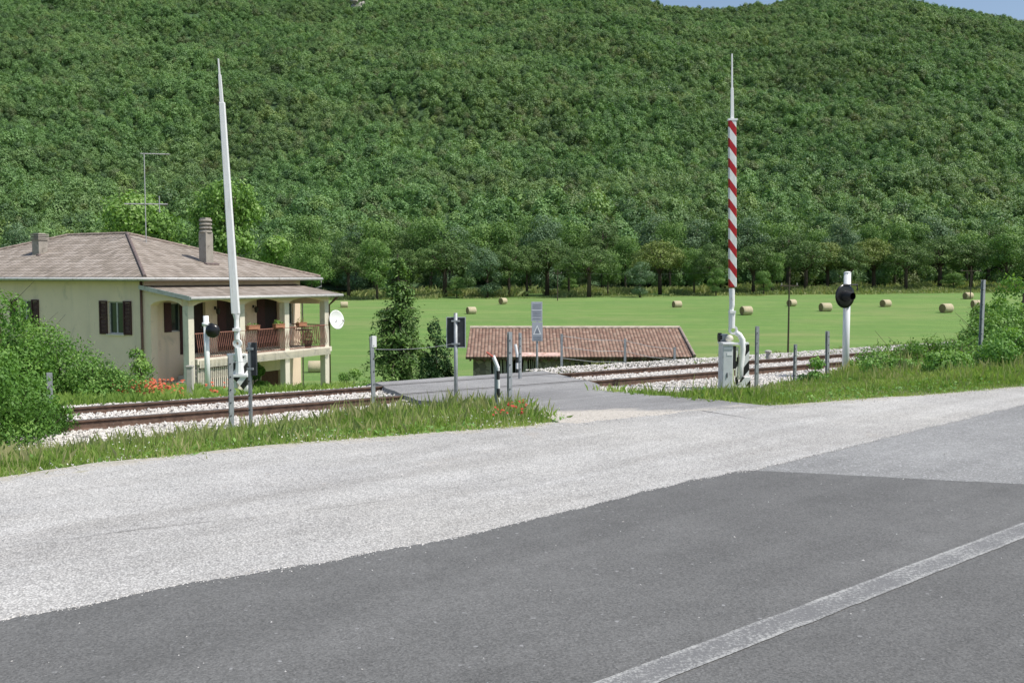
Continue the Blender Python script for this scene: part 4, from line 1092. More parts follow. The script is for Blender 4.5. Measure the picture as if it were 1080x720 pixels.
def ridge_caps(a, b, m, r=.075, parent=house):
    a, b = Vector(a), Vector(b); L = (b - a).length; n = int(L / .38); mb = MB()
    for k in range(n):
        p = a.lerp(b, k / n); q = a.lerp(b, (k + 1) / n); mb.tube([p + Vector((0, 0, .01)), q + Vector((0, 0, .03))], [r, r * .82], 8)
    return mb.build('ridge_cap', M[m], parent)
ridge_caps(Ac, Pa, 'ridgedark'); ridge_caps(Bc, Pa, 'ridge'); ridge_caps(Pa, Pb, 'ridge'); ridge_caps(Dc, Pb, 'ridge'); ridge_caps(Cc, Pb, 'ridge')
W('soffit', MB().box(ex0 + .02, ey0 + .02, ez - .16, ex1 - .02, ey1 - .02, ez - .105), 'soffit')
def gutter(pts): return MB().tube(pts, .065, 8)
W('gutter', gutter([(ex0 - .06, ey1, ez - .07), (ex0 - .06, ey0 - .06, ez - .08), (ex1 + .06, ey0 - .06, ez - .09)]), 'fascia', smooth=True)
W('downpipe', MB().tube([(-.06, .10, ez - .15), (-.06, .10, hz_(-3.6))], .045, 8), 'pipe', smooth=True)
W('downpipe', MB().tube([(ex1, ey0 - .05, ez - .1), (ex1, ey0 - .05, ez - .40), (8.86, -.06, ez - .75), (8.86, -.06, zb)], .04, 8), 'fascia', smooth=True)
# lower porch roof
pz0, pz1 = hz_(1.28), hz_(.88)
roof_panel('porch_roof', [(-.22, -2.52, pz1), (8.5, -2.52, pz1), (8.5, .0, pz0), (-.22, .0, pz0)], M['tiles'], .09)
W('bargeboard', MB().add([(-.26, -2.55, pz1 - .13), (-.26, .0, pz0 - .13), (-.26, .0, pz0 + .03), (-.26, -2.55, pz1 + .03), (-.225, -2.55, pz1 - .13), (-.225, .0, pz0 - .13), (-.225, .0, pz0 + .03), (-.225, -2.55, pz1 + .03)], [(0, 1, 2, 3), (7, 6, 5, 4), (0, 4, 5, 1), (1, 5, 6, 2), (2, 6, 7, 3), (3, 7, 4, 0)]), 'fascia')
W('gutter', gutter([(-.25, -2.57, pz1 - .05), (8.53, -2.57, pz1 - .07)]), 'fascia', smooth=True)
W('downpipe', MB().tube([(8.3, -2.54, pz1 - .08), (8.25, -2.3, pz1 - .3), (8.20, -2.08, pz1 - .5), (8.20, -2.08, zb)], .05, 8), 'pipe', smooth=True)
# chimneys
def chimney(x, y, z0, h, w, round_):
    mb = MB()
    mb.box(x - w / 2, y - w / 2, z0 - .5, x + w / 2, y + w / 2, z0 + h * .66)
    c = W('chimney', mb, 'chimney', bevel=.01); cp = MB()
    for k in range(4):
        z = z0 + h * .66 + .002 + k * (h * .34 / 4)
        if round_: cp.lathe([(w * .62, 0), (w * .66, .02), (w * .62, h * .045)], Matrix.Translation((x, y, z)), 14)
        else: cp.box(x - w * .60, y - w * .60, z, x + w * .60, y + w * .60, z + h * .05)
        cp.box(x - w * .38, y - w * .38, z + (h * .045 if round_ else h * .05), x + w * .38, y + w * .38, z + h * .085 - .002)
    W('chimney_cap', cp, 'chimney', c)
    W('flashing', MB().box(x - w * .85, y - w * .95, z0 - .17, x + w * .85, y - w * .52, z0 - .07, rot=Matrix.Rotation(R(15), 3, 'X')), 'ridgedark', c)
chimney(4.75, 1.6, hz_(2.24), 1.82, .41, True); chimney(2.3, 8.8, hz_(2.62), .85, .44, False)
# antenna
def house_w(x, y, z): 
    c, s = .467, .884; return Vector((-13.6 + c * x - s * y, 36.85 + s * x + c * y, z))
p = house_w(4.3, 4.6, 3.05); ant = empty('television_antenna', p)
MB().tube([(0, 0, -.35), (0, 0, 3.8)], .022, 6).build('mast', M['antenna'], ant)
mb = MB(); mb.tube([(-.15, 0, 3.78), (1.0, .25, 3.78)], .022, 5)
for k in range(9): x = -.12 + k * .14; mb.tube([(x, x * .2 - .14, 3.79), (x, x * .2 + .14, 3.79)], .008, 4)
mb.build('aerial', M['antenna'], ant)
mb = MB(); mb.tube([(-.85, -.1, 1.65), (.92, .1, 1.65)], .028, 5)
for x, l in ((-.6, .3), (-.3, .33), (0, .36), (.35, .4)): mb.tube([(x, -l, 1.66), (x, l, 1.66)], .010, 4)
mb.tube([(.58, .06, 1.30), (.58, .06, 2.0)], .024, 5); mb.tube([(.54, -.1, 1.35), (.54, .3, 1.35)], .008, 4)
mb.build('aerial', M['antenna'], ant)
tag(ant, 'thin television antenna with two crossbars on the house roof', 'antenna')
# satellite dish
p = house_w(8.45, -2.30, -.25); dish = empty('satellite_dish', p, R(25))
Mx = Matrix.Rotation(R(80), 4, 'X'); Mx = Matrix.Rotation(R(28), 4, 'Z') @ Mx
prof = [(0.001, 0.10)] + [(r_, .10 * (1 - (r_ / .42) ** 2)) for r_ in (.1, .2, .3, .38, .42)] + [(.42, -.012), (.38, .10 * (1 - (.38 / .42) ** 2) - .015)] + [(r_, .10 * (1 - (r_ / .42) ** 2) - .015) for r_ in (.3, .2, .1, .001)]
MB().lathe([(a_, -b_) for a_, b_ in prof], Mx @ Matrix.Translation((0, 0, 0)), 24).build('reflector', M['whitebright'], dish, smooth=True)
MB().tube([(-.24, .05, -.10), (0, .06, -.1), (.0, .02, -.02)], .02, 6).build('bracket', M['galv'], dish)
mb = MB(); a_ = Mx @ Vector((0, -.38, -.02)); b_ = Mx @ Vector((0, -.12, .45)); mb.tube([a_, b_], .012, 5); mb.build('feed_arm', M['galv'], dish)
mb = MB(); mb.tube([b_, b_ + (Mx.to_3x3() @ Vector((0, .03, -.09)))], .035, 8); mb.build('receiver', M['fascia'], dish)
tag(dish, 'white satellite dish fixed to the last balcony pillar', 'satellite dish')
# flower boxes on the rail, plants, small garden table
for x, w, pl, lab in ((3.35, .62, 0, 'terracotta flower box on the balcony rail behind the white boom'), (4.85, .55, 1, 'terracotta flower box hung on the middle of the balcony rail'), (6.25, .5, 2, 'flower box with yellowish plant on the right part of the balcony rail')):
    p = house_w(x, -2.18, HZ + fz + .96); b = empty('flower_box', p, math.atan2(.884, .467))
    MB().box(-w / 2, -.09, 0, w / 2, .09, .13).box(-w / 2 - .012, -.102, .131, w / 2 + .012, .102, .155).build('box', M['terracotta'], b, .006)
    n_ = 160 if pl else 50
    foliage('plant', [(-w * .25, 0, .18, w * .28, .1, .10 + .05 * pl), (w * .2, 0, .18, w * .25, .1, .08 + .05 * pl)], n_, .06, 60 + pl, M['dry' if pl == 2 else 'weed'], b)
    tag(b, lab, 'flower box')
for x, lab in ((6.95, 'dark planter standing on the balcony floor near the end pillar'),):
    p = house_w(x, -1.93, HZ + fz); b = empty('planter', p)
    MB().lathe([(.13, 0), (.19, .30), (.20, .33)], None, 14).build('pot', M['lamp'], b); foliage('plant', [(0, 0, .5, .22, .22, .22)], 260, .08, 71, M['thuja'], b); tag(b, lab, 'planter')
tb = empty('garden_table', house_w(7.6, -1.2, HZ + fz), math.atan2(.884, .467))
MB().lathe([(.36, .70), (.38, .72), (.36, .735)], None, 18).build('tabletop', M['lamp'], tb)
for k in range(4):
    a_ = k * math.pi / 2 + .4; MB().tube([(.30 * math.cos(a_), .30 * math.sin(a_), 0), (.08 * math.cos(a_), .08 * math.sin(a_), .4), (.22 * math.cos(a_), .22 * math.sin(a_), .70)], .014, 5).build('leg', M['lamp'], tb)
tag(tb, 'dark wrought iron table at the open end of the balcony', 'table')

# ------------------------------------------------------------------ barn
bx, by = -1.95, 42.0; bz = -4.0
barn = empty('barn', (bx, by, bz)); tag(barn, 'low stone barn with an old red brown clay tile roof below the track', 'barn')
def bl(z): return z - bz
BW = 9.65; e_z = bl(at(600, 375, 42).z); r_z = bl(at(600, 346, 45).z); dp = 3.1
roof_panel('roof_slope', [(0, -.25, e_z - .03), (BW, -.25, e_z - .03), (BW - .12, dp, r_z), (.05, dp, r_z)], M['barntiles'], .11, barn)
roof_panel('roof_slope', [(0, 2 * dp + .2, e_z), (BW, 2 * dp + .2, e_z), (BW - .12, dp, r_z), (.05, dp, r_z)], M['barntiles'], .11, barn)
ridge_caps((.05, dp, r_z), (BW - .1, dp, r_z), 'ridgepale', .085, barn); ridge_caps((BW - .02, -.27, e_z), (BW - .1, dp, r_z), 'ridge', .07, barn)
mb = MB()
g0 = .25
mb.box(3.0, .12, -1.5, BW - .25, .45, e_z - .16)
mb.box(.3, .12, -1.5, 1.0, .45, e_z - .16)
mb.build('wall', M['stonewall'], barn)
mb = MB()
for xx in (.3, BW - .55):
    mb.prism([(.452, -1.5), (2 * dp - .3, -1.5), (2 * dp - .3, e_z - .2), (dp, r_z - .22), (.452, e_z - .2 + .04)], 'x', xx, xx + .3)
mb.box(.6, 2 * dp - .6, -1.5, BW - .55, 2 * dp - .302, e_z - .2)
mb.build('wall', M['stonewall'], barn)
mb = MB()
for k in range(30):
    xx = 1.05 + k * .065; mb.tube([(xx, .3, -.8), (xx + random.uniform(-.12, .12), .25, e_z - .2)], .018, 5)
mb.build('stick_screen', M['concrete'], barn)
mb = MB()
for k in range(32): xx = .15 + k * .30; mb.box(xx, -.20, e_z - .21, xx + .08, .12, e_z - .145)
mb.build('rafter_end', M['wood'], barn)
mb = MB()
for xx, ww in ((4.6, .9), (7.0, .7)): mb.box(xx, .10, e_z - 1.5, xx + ww, .118, e_z - .35)
mb.build('opening_shade', M['darkroom'], barn)  # flat dark sheets on the wall, painted as the shade of openings
mb = MB(); mb.box(2.2, -.235, e_z + .02, 4.1, .25, e_z + .05, rot=Matrix.Rotation(R(17.5), 3, 'X')); mb.build('repaired_tiles', mat_plain('pale_pink_mortar', (.60, .42, .36), .9, 0, .35, 6, .4, dirt=((.4, .2, .13), 5, .5)), barn)

# ------------------------------------------------------------------ level crossing barriers
def base_at(u, d): x = (u - CX) / F * d; return x, d, hz(x, d)
def boom(root, z0, segs, lean, lab_mat):
    """segs: list of (name, za, zb, wa, wb, material); boom rises from pivot, slightly leaning"""
    for nm, za, zb_, wa, wb, m in segs:
        mb = MB(); xa, xb = -lean * (za - z0), -lean * (zb_ - z0)
        vs = []
        for (xx, z, w_) in ((xa, za, wa), (xb, zb_, wb)):
            d_ = w_ * .38; vs += [(xx - w_ / 2, -d_, z), (xx + w_ / 2, -d_, z), (xx + w_ / 2, d_, z), (xx - w_ / 2, d_, z)]
        mb.add(vs, [(3, 2, 1, 0), (4, 5, 6, 7), (0, 1, 5, 4), (1, 2, 6, 5), (2, 3, 7, 6), (3, 0, 4, 7)])
        mb.build(nm, M[m], root, min(wa, wb) * .12)
def zat(v, d): return at(540, v, d).z
# right barrier
D = 18.7; x, y, z = base_at(773, D); rb_ = empty('barrier', (x, y, z)); q = lambda v: zat(v, D) - z
X_ = lambda u: (u - 773) / F * D
boom(rb_, q(350), [('boom', q(303), q(127), .142, .140, 'stripes'), ('boom_extension', q(127) + .003, q(93), .062, .052, 'whitebright'), ('boom_tip', q(93) + .003, q(57), .032, .026, 'whitebright')], .0165, None)
MB().box(-.085 - .06, -.06, q(127.5), .085 - .06, .06, q(125.5)).build('boom_collar', M['whitebright'], rb_)
mb = MB(); mb.tube([(X_(771.5), 0, q(304)), (X_(772), 0, q(322)), (X_(771), 0, q(329))], [.055, .05, .04], 10); mb.tube([(X_(772), 0, q(328)), (X_(772), 0, q(346))], [.062, .058], 10)
mb.box(X_(769), -.07, q(330), X_(775.3), .07, q(327.5)); mb.build('boom_shank', M['whitebright'], rb_)
# eye and hooked counter arm
def ring(cx, cz, r0, r1, y0_, y1_, seg=20):
    mb = MB(); vs = []
    for yy in (y0_, y1_):
        for rr_ in (r0, r1):
            for k in range(seg): a = 2 * math.pi * k / seg; vs.append((cx + rr_ * math.cos(a), yy, cz + rr_ * math.sin(a)))
    f = []
    for k in range(seg):
        j = (k + 1) % seg; f += [(k, j, seg + j, seg + k), (2 * seg + k, 3 * seg + k, 3 * seg + j, 2 * seg + j), (seg + k, seg + j, 3 * seg + j, 3 * seg + k), (k, 2 * seg + k, 2 * seg + j, j)]
    mb.add(vs, f); return mb
ring(X_(773.5), q(348), .045, .085, -.03, .03).build('pivot_ring', M['whitebright'], rb_)
mb = MB(); mb.tube([(X_(776), -.02, q(350.5)), (X_(780), -.02, q(353)), (X_(783.2), -.02, q(358)), (X_(783.8), -.02, q(368)), (X_(782), -.02, q(385)), (X_(781), -.02, q(400))], [.05, .052, .055, .055, .055, .06], 10)
mb.build('counter_arm', M['whitebright'], rb_, smooth=True)
mb = MB(); mb.box(X_(760.8), -.20, 0 - .2, X_(771.3), .22, q(363)); mb.build('cabinet', M['greybox'], rb_, .012)
mb = MB(); mb.box(X_(760.2), -.23, q(363) + .002, X_(773.8), .25, q(360.6)); mb.build('cabinet_lid', M['whitebright'], rb_, .006)
mb = MB(); mb.box(X_(761.8), -.206, q(367.5), X_(771.0), -.2015, q(366)); mb.box(X_(765), -.206, q(374), X_(770.5), -.2015, q(371)); mb.build('cabinet_label', M['whitebright'], rb_)
mb = MB(); mb.box(X_(764.8), -.212, q(397), X_(765.8), -.2015, q(392)); mb.build('cabinet_lock', M['matblack'], rb_)
mb = MB(); mb.box(X_(771.8), -.12, -.2, X_(773.6), .2, q(369)); mb.box(X_(773.8), -.15, q(380), X_(775.8), .1, q(370)); mb.build('side_panel', mat_plain('pale_yellow_green', (.60, .66, .42), .6), rb_)
mb = MB(); mb.box(X_(771.8), -.155, q(388), X_(775.0), -.1525, q(364)); mb.build('recess_shade', M['matblack'], rb_)  # thin black sheet painted as recess shade; nothing is cut in
mb = MB(); mb.box(X_(777.8), .02, 0 - .1, X_(780.0), .06, q(366)); mb.box(X_(784.6), -.04, q(396), X_(790.6), .0, q(363))
mb.build('striped_plate', M['chevron'], rb_, .004)
mb = MB(); mb.box(X_(776.3), -.05, q(404), X_(778.0), .0, q(370)); mb.add([(X_(777.5), -.14, q(410)), (X_(790.8), -.14, q(410)), (X_(790.8), -.14, q(397)), (X_(783), -.14, q(397)), (X_(777.5), -.02, q(410)), (X_(790.8), -.02, q(410)), (X_(790.8), -.02, q(397)), (X_(783), -.02, q(397))], [(0, 1, 2, 3), (7, 6, 5, 4), (0, 4, 5, 1), (1, 5, 6, 2), (2, 6, 7, 3), (3, 7, 4, 0)]); mb.build('foot_plate', M['chevron'], rb_, .004)
mb = MB(); mb.box(X_(775), -.16, -.05, X_(788.5), .12, q(406.5)); mb.build('base_plate', M['white'], rb_, .004)
mb = MB(); mb.box(X_(786.5), -.05, q(363), X_(789.8), .08, q(361)); mb.box(X_(774), -.05, q(363.5), X_(783), .08, q(361.3)); mb.build('top_bracket', M['whitebright'], rb_, .003)
# motor housing behind cabinet
mb = MB(); mb.box(X_(760.6), .05, q(360), X_(769.5), .22, q(352.5)); mb.build('motor_housing', M['galv'], rb_, .015)
mb = MB(); mb.lathe([(.085, -.03), (.085, .03)], Matrix.Translation((X_(760.9), .12, q(356))) @ Matrix.Rotation(R(90), 4, 'Y'), 16); mb.build('motor_cap', M['matblack'], rb_)
mb = MB(); mb.lathe([(.02, -.05), (.07, -.04), (.075, 0), (.05, .05), (.01, .065)], Matrix.Translation((X_(769.6), -.02, q(356.5))), 14); mb.build('beacon', mat_plain('cream_plastic', (.62, .58, .48), .5), rb_, smooth=True)
tag(rb_, 'raised level crossing barrier with red and white striped boom and grey cabinet', 'barrier', 'raised level crossing barriers')
# left barrier beyond the track
D = 21.6; x, y, z = base_at(252, D); lb_ = empty('barrier', (x, y, z)); q = lambda v: zat(v, D) - z
X_ = lambda u: (u - 252) / F * D
def tap(nm, ua, va, ub, vb, wa, wb, m, dep=.7):
    mb = MB(); vs = []
    for (u, v, w_) in ((ua, va, wa), (ub, vb, wb)):
        d_ = w_ * dep / 2; vs += [(X_(u) - w_ / 2, -d_, q(v)), (X_(u) + w_ / 2, -d_, q(v)), (X_(u) + w_ / 2, d_, q(v)), (X_(u) - w_ / 2, d_, q(v))]
    mb.add(vs, [(3, 2, 1, 0), (4, 5, 6, 7), (0, 1, 5, 4), (1, 2, 6, 5), (2, 3, 7, 6), (3, 0, 4, 7)]); return mb.build(nm, M[m], lb_, min(wa, wb) * .12)
tap('boom', 248.6, 331, 238.2, 108, .17, .12, 'whitebright'); tap('boom_extension', 237.9, 107.8, 236.3, 79, .075, .06, 'whitebright'); tap('boom_tip', 236.2, 78.8, 235.2, 62, .036, .028, 'whitebright')
mb = MB(); mb.tube([(X_(249), 0, q(331.2)), (X_(249.3), 0, q(337)), (X_(249.6), 0, q(358))], [.075, .052, .06], 10); mb.box(X_(246), -.09, q(349), X_(252.5), .09, q(346)); mb.build('boom_shank', M['whitebright'], lb_)
ring(X_(249.8), q(362), .035, .095, -.035, .035).build('pivot_ring', M['whitebright'], lb_)
mb = MB(); mb.tube([(X_(250), 0, q(366.5)), (X_(251.5), 0, q(382)), (X_(251.5), 0, q(394))], [.075, .08, .10], 8); mb.build('counter_arm', M['whitebright'], lb_)
mb = MB(); mb.box(X_(241.5), .06, q(395), X_(258.5), .14, q(374.5)); mb.build('striped_plate', M['chevron'], lb_, .01)
mb = MB(); mb.box(X_(237.5), .03, q(375.5), X_(258), .17, q(373.2)); mb.build('top_bracket', M['whitebright'], lb_, .006)
mb = MB(); mb.add([(X_(244), -.1, q(396)), (X_(260), -.1, q(396)), (X_(260.5), -.1, q(412)), (X_(258), -.1, q(412)), (X_(244), .06, q(396)), (X_(260), .06, q(396)), (X_(260.5), .06, q(412)), (X_(258), .06, q(412))], [(0, 1, 2, 3), (7, 6, 5, 4), (0, 4, 5, 1), (1, 5, 6, 2), (2, 6, 7, 3), (3, 7, 4, 0)]); mb.build('foot_plate', M['chevron'], lb_)
mb = MB(); mb.box(X_(245), .0, -.3, X_(248), .1, q(395.5)); mb.box(X_(256), .0, -.3, X_(259), .1, q(395.5)); mb.build('support_leg', M['white'], lb_)
mb = MB(); mb.box(X_(243), -.12, q(397), X_(261), .12, q(394.5)); mb.build('base_plate', M['white'], lb_, .004)
tag(lb_, 'raised plain white level crossing barrier in front of the house balcony', 'barrier', 'raised level crossing barriers')

# ------------------------------------------------------------------ warning signals
D = 21.0; x, y, z = base_at(893, D); sg = empty('crossing_signal', (x, y, z)); q = lambda v: zat(v, D) - z; X_ = lambda u: (u - 893) / F * D
MB().tube([(0, 0, -.3), (0, 0, q(288))], .072, 16).lathe([(.075, 0), (.078, .01), (.05, .03), (.002, .035)], Matrix.Translation((0, 0, q(288))), 16).build('post', M['whitebright'], sg, smooth=True)
Mr = Matrix.Translation((X_(888), -.16, q(312))) @ Matrix.Rotation(R(24), 4, 'Z') @ Matrix.Rotation(R(90), 4, 'X')
MB().lathe([(.001, -.05), (.18, -.045), (.245, -.01), (.255, 0), (.255, .012), (.20, .022), (.001, .024)], Mr, 32).build('backboard', M['black'], sg, smooth=True)
# hooded lens
mb = MB(); mb.tube([Mr @ Vector((0, 0, .02)), Mr @ Vector((.0, 0, .24))], [.12, .075], 18, caps=False); mb.tube([Mr @ Vector((0, 0, .23)), Mr @ Vector((.0, 0, .02))], [.069, .112], 18, caps=False); mb.build('hood', M['matblack'], sg, smooth=True)
MB().lathe([(.001, .03), (.09, .028), (.10, .022)], Mr, 20).build('lens', mat_plain('dark_red_lens', (.10, .005, .005), .15), sg, smooth=True)
MB().tube([(0, -.05, q(303)), (X_(888), -.13, q(303)), (X_(888), -.14, q(306))], .022, 6).tube([(X_(886), -.2, q(300.3)), (X_(902), -.1, q(300.3)), (X_(902), -.1, q(306))], .018, 6).build('bracket', M['matblack'], sg)
tag(sg, 'white signal post carrying a round black hooded lamp, right of the track', 'signal', 'round black crossing signals on white posts')
D = 28.0; x, y, z = base_at(218.5, D); sg = empty('crossing_signal', (x, y, z)); q = lambda v: zat(v, D) - z; X_ = lambda u: (u - 218.5) / F * D
MB().tube([(-.02, 0, -.3), (X_(217), 0, q(333))], .075, 14).tube([(X_(217) - .005, 0, q(343.5)), (X_(217) - .005, 0, q(340))], .105, 14).build('post', M['whitebright'], sg, smooth=True)
Mr = Matrix.Translation((X_(225.2), -.12, q(348.5))) @ Matrix.Rotation(R(8), 4, 'Z') @ Matrix.Rotation(R(90), 4, 'X')
MB().lathe([(.001, -.05), (.15, -.04), (.20, 0), (.195, .03), (.13, .075), (.001, .095)], Mr, 28).build('backboard', M['black'], sg, smooth=True)
MB().tube([(-.04, -.03, q(341)), (X_(224), -.05, q(341)), (X_(225), -.1, q(344))], .018, 6).build('bracket', M['matblack'], sg)
tag(sg, 'short white signal post with a glossy black round lamp before the porch', 'signal', 'round black crossing signals on white posts')

# ------------------------------------------------------------------ steel posts
def hpost(mb, h, w=.07, x=0, y=0, lean=0, z0=-.3):
    t = .012
    for (a, b, c, d) in ((-w / 2, -w / 2, w / 2, -w / 2 + t), (-w / 2, w / 2 - t, w / 2, w / 2), (-t / 2, -w / 2 + t, t / 2, w / 2 - t)):
        vs = [(x + a, y + b, z0), (x + c, y + b, z0), (x + c, y + d, z0), (x + a, y + d, z0)]; vs += [(p[0] + lean * h, p[1], h) for p in vs]
        mb.add(vs, [(3, 2, 1, 0), (4, 5, 6, 7), (0, 1, 5, 4), (1, 2, 6, 5), (2, 3, 7, 6), (3, 0, 4, 7)])
    return mb
def steel_post(u, vb, vt, d, label, w=.07, lean=0, rz=.5, extra=None):
    w *= .8
    x, y, z = base_at(u, d); root = empty('steel_post', (x, y, z), rz); h = zat(vt, d) - z
    hpost(MB(), h, w, lean=lean).build('profile', M['galv'], root)
    for k in range(5): MB().tube([(-w * .2, -w / 2 - .008, h * (.25 + .16 * k)), (-w * .2, -w / 2 + .002, h * (.25 + .16 * k))], .010, 6).build('bolt', M['matblack'], root)
    if extra: extra(root, h)
    return tag(root, label, 'post', 'grey steel posts beside the track')
def wtop(root, h): MB().box(-.034, -.036, h - .16, .034, .036, h + .01).build('white_cap', M['whitebright'], root)
steel_post(242, 445, 374, 13.6, 'bare grey steel post in the verge left of the white boom', .075)
def blk(root, h): 
    MB().box(.035, -.02, h - .46, .105, .02, h + .0).build('black_panel', M['signback'], root, .004)
    MB().box(-.02, -.06, h - .10, .075, -.035, h - .07).box(-.02, -.06, h - .38, .075, -.035, h - .35).build('bracket', M['galv'], root)
steel_post(262.5, 445, 361, 13.9, 'grey steel post with a narrow black panel behind it', .05, extra=blk, rz=-.2)
steel_post(394, 430, 355, 15.4, 'grey steel post with a white painted top before the conifer', .07, -.03, .4, wtop)
steel_post(537.5, 425, 350, 14.4, 'grey steel post at the near corner of the crossing', .07)
steel_post(548.5, 400, 351, 19.5, 'thinner grey steel post just beyond the rails at the crossing', .06)
steel_post(799, 410, 344, 19.0, 'dark grey steel post right of the barrier cabinet', .075, rz=.2)
steel_post(839, 403, 363, 19.4, 'short leaning grey post midway between barrier and signal', .06, .02)
steel_post(874, 399, 349, 20.4, 'grey steel post just left of the white signal post', .075, -.02)
steel_post(1035, 400, 295, 19.2, 'tall grey steel post among the brambles at right', .075, .02)
steel_post(50, 420, 393, 13.9, 'short grey post poking out of the left shrub', .09)
# dark sign seen from behind
x, y, z = base_at(480.5, 15.6); s = empty('road_sign', (x, y, z)); h = zat(333, 15.6) - z; X_ = lambda u: (u - 480.5) / F * 15.6; q = lambda v: zat(v, 15.6) - z
MB().tube([(0, 0, -.3), (0, 0, q(330))], .030, 12).build('post', M['galv'], s, smooth=True)
MB().box(X_(470.5), .034, q(366.5), X_(491), .045, q(334.5)).build('panel', M['signback'], s, .004)
MB().box(X_(470.5), .022, q(366.7), X_(471.3), .046, q(334.3)).box(X_(490.2), .022, q(366.7), X_(491), .046, q(334.3)).box(X_(471.4), .022, q(335), X_(490.1), .046, q(334.3)).box(X_(471.4), .022, q(366.7), X_(490.1), .046, q(366)).build('rim', M['signgrey'], s)
MB().box(X_(476), -.036, q(339.2), X_(485), .033, q(337.6)).box(X_(476), -.036, q(363.4), X_(485), .033, q(361.8)).build('bracket', M['galv'], s)
tag(s, 'dark rectangular sign seen from behind on a grey pole', 'sign')
# two grey information panels
DD = 24.0; x, y, z = base_at(566.5, DD); s = empty('information_sign', (x, y, z)); q = lambda v: zat(v, DD) - z; X_ = lambda u: (u - 566.5) / F * DD
MB().tube([(0, .03, -.5), (0, .03, q(320))], .028, 10).build('post', M['galv'], s, smooth=True)
a = MB().box(X_(560.3), -.012, q(338.8), X_(572), .0, q(318.2)).build('panel', M['signgrey'], s, .004)
mb = MB()
for v in (321, 323, 325, 329, 331, 333, 336): mb.box(X_(562), -.016, q(v + .45), X_(570.5), -.0135, q(v - .25))
mb.build('faded_text', M['signink'], a); MB().box(X_(560.6), -.017, q(327.4), X_(571.7), -.0135, q(326.8)).build('divider', M['whitebright'], a)
b = MB().box(X_(561), -.012, q(359.6), X_(572.3), .0, q(339.4)).build('panel', M['signgrey'], s, .004)
zt_ = q(342.5); zb2 = q(352.5); xc = X_(566.6)
mb = MB(); mb.add([(xc - .10, -.0145, zb2), (xc + .10, -.0145, zb2), (xc, -.0145, zt_)], [(0, 1, 2)]); mb.build('triangle_symbol', M['whitebright'], b)
mb = MB(); mb.add([(xc - .062, -.0165, zb2 + .022), (xc + .062, -.0165, zb2 + .022), (xc, -.0165, zt_ - .05)], [(0, 1, 2)]); mb.build('triangle_centre', M['signink'], b)
mb = MB()
for v in (354.5, 356.2, 357.9): mb.box(X_(562.6), -.016, q(v + .35), X_(571), -.0135, q(v - .25))
mb.build('faded_text', M['signink'], b)
tag(s, 'two stacked grey information panels with a triangle on one pole', 'sign')
# black and white delineators
x, y, z = base_at(526, 13.9); s = empty('delineator', (x, y, z)); q = lambda v: zat(v, 13.9) - z; X_ = lambda u: (u - 526) / F * 13.9
MB().tube([(0, 0, -.1), (X_(525.3), 0, q(388))], .022, 8).build('banded_post', M['bands'], s)
MB().tube([(X_(525.3), 0, q(388.2)), (X_(520), 0, q(375))], .026, 8).build('bent_top', M['whitebright'], s)
MB().tube([(X_(520), -.03, q(376)), (X_(513), -.03, q(371))], .014, 6).build('red_tip', M['red'], s)
hpost(MB(), q(386), .045, X_(523), .03).build('support_stake', M['galv'], s)
tag(s, 'black and white banded marker with a bent white top', 'marker', 'black and white banded markers at the crossing')
x, y, z = base_at(545.5, 20.8); s = empty('delineator', (x, y, z)); q = lambda v: zat(v, 20.8) - z; X_ = lambda u: (u - 545.5) / F * 20.8
MB().tube([(0, 0, -.1), (0, 0, q(374))], .030, 8).build('banded_post', M['bands'], s); MB().tube([(0, 0, q(373.8)), (X_(543.5), 0, q(363))], .03, 8).build('bent_top', M['whitebright'], s)
tag(s, 'black and white banded marker beyond the rails before the barn', 'marker', 'black and white banded markers at the crossing')
# small white marker stone on the far ballast
x, y, z = base_at(811, 24.6); s = MB().lathe([(.06, -.3), (.06, .12), (.09, .135), (.09, .165), (.05, .185), (.002, .19)], None, 12).build('marker_stone', M['concrete'], loc=(x, y, z + .85)); 
s.location.z = at(811, 377, 24.6).z; tag(s, 'small pale marker stone on the far edge of the ballast', 'marker stone')
x, y, z = base_at(199, 24.5); s = MB().box(-.07, -.07, -.4, .07, .07, .75).box(-.085, -.085, .751, .085, .085, .80).build('concrete_marker', M['concrete'], None, .01, loc=(x, y, z)); tag(s, 'squat concrete marker post beside the track before the porch', 'marker post')
# wire fence along the far side of the track
fp = [(592.5, 352, 23.2), (659.5, 357, 24.2), (712, 366, 25.0)]
pts = [base_at(u, d) + (zat(v, d),) for u, v, d in fp]
x0_, y0_, z0_, _ = pts[0]; fe = empty('wire_fence', (x0_, y0_, z0_))
for (x, y, z, tp) in pts: hpost(MB(), tp - z0_, .055, x - x0_, y - y0_, z0=z - z0_ - .3).build('post', M['galv'], fe)
for k in range(4):
    mb = MB()
    for (a, b) in zip(pts[:-1], pts[1:]):
        for i in range(1):
            za = a[3] - .05 - .26 * k; zc = b[3] - .05 - .26 * k
            pA = Vector((a[0] - x0_, a[1] - y0_, za - z0_)); pB = Vector((b[0] - x0_, b[1] - y0_, zc - z0_)); m_ = (pA + pB) / 2 - Vector((0, 0, .04)); mb.tube([pA, m_, pB], .005, 4)
    mb.build('wire', M['galv'], fe)
tag(fe, 'low wire fence with three grey posts between the track and the barn', 'fence')
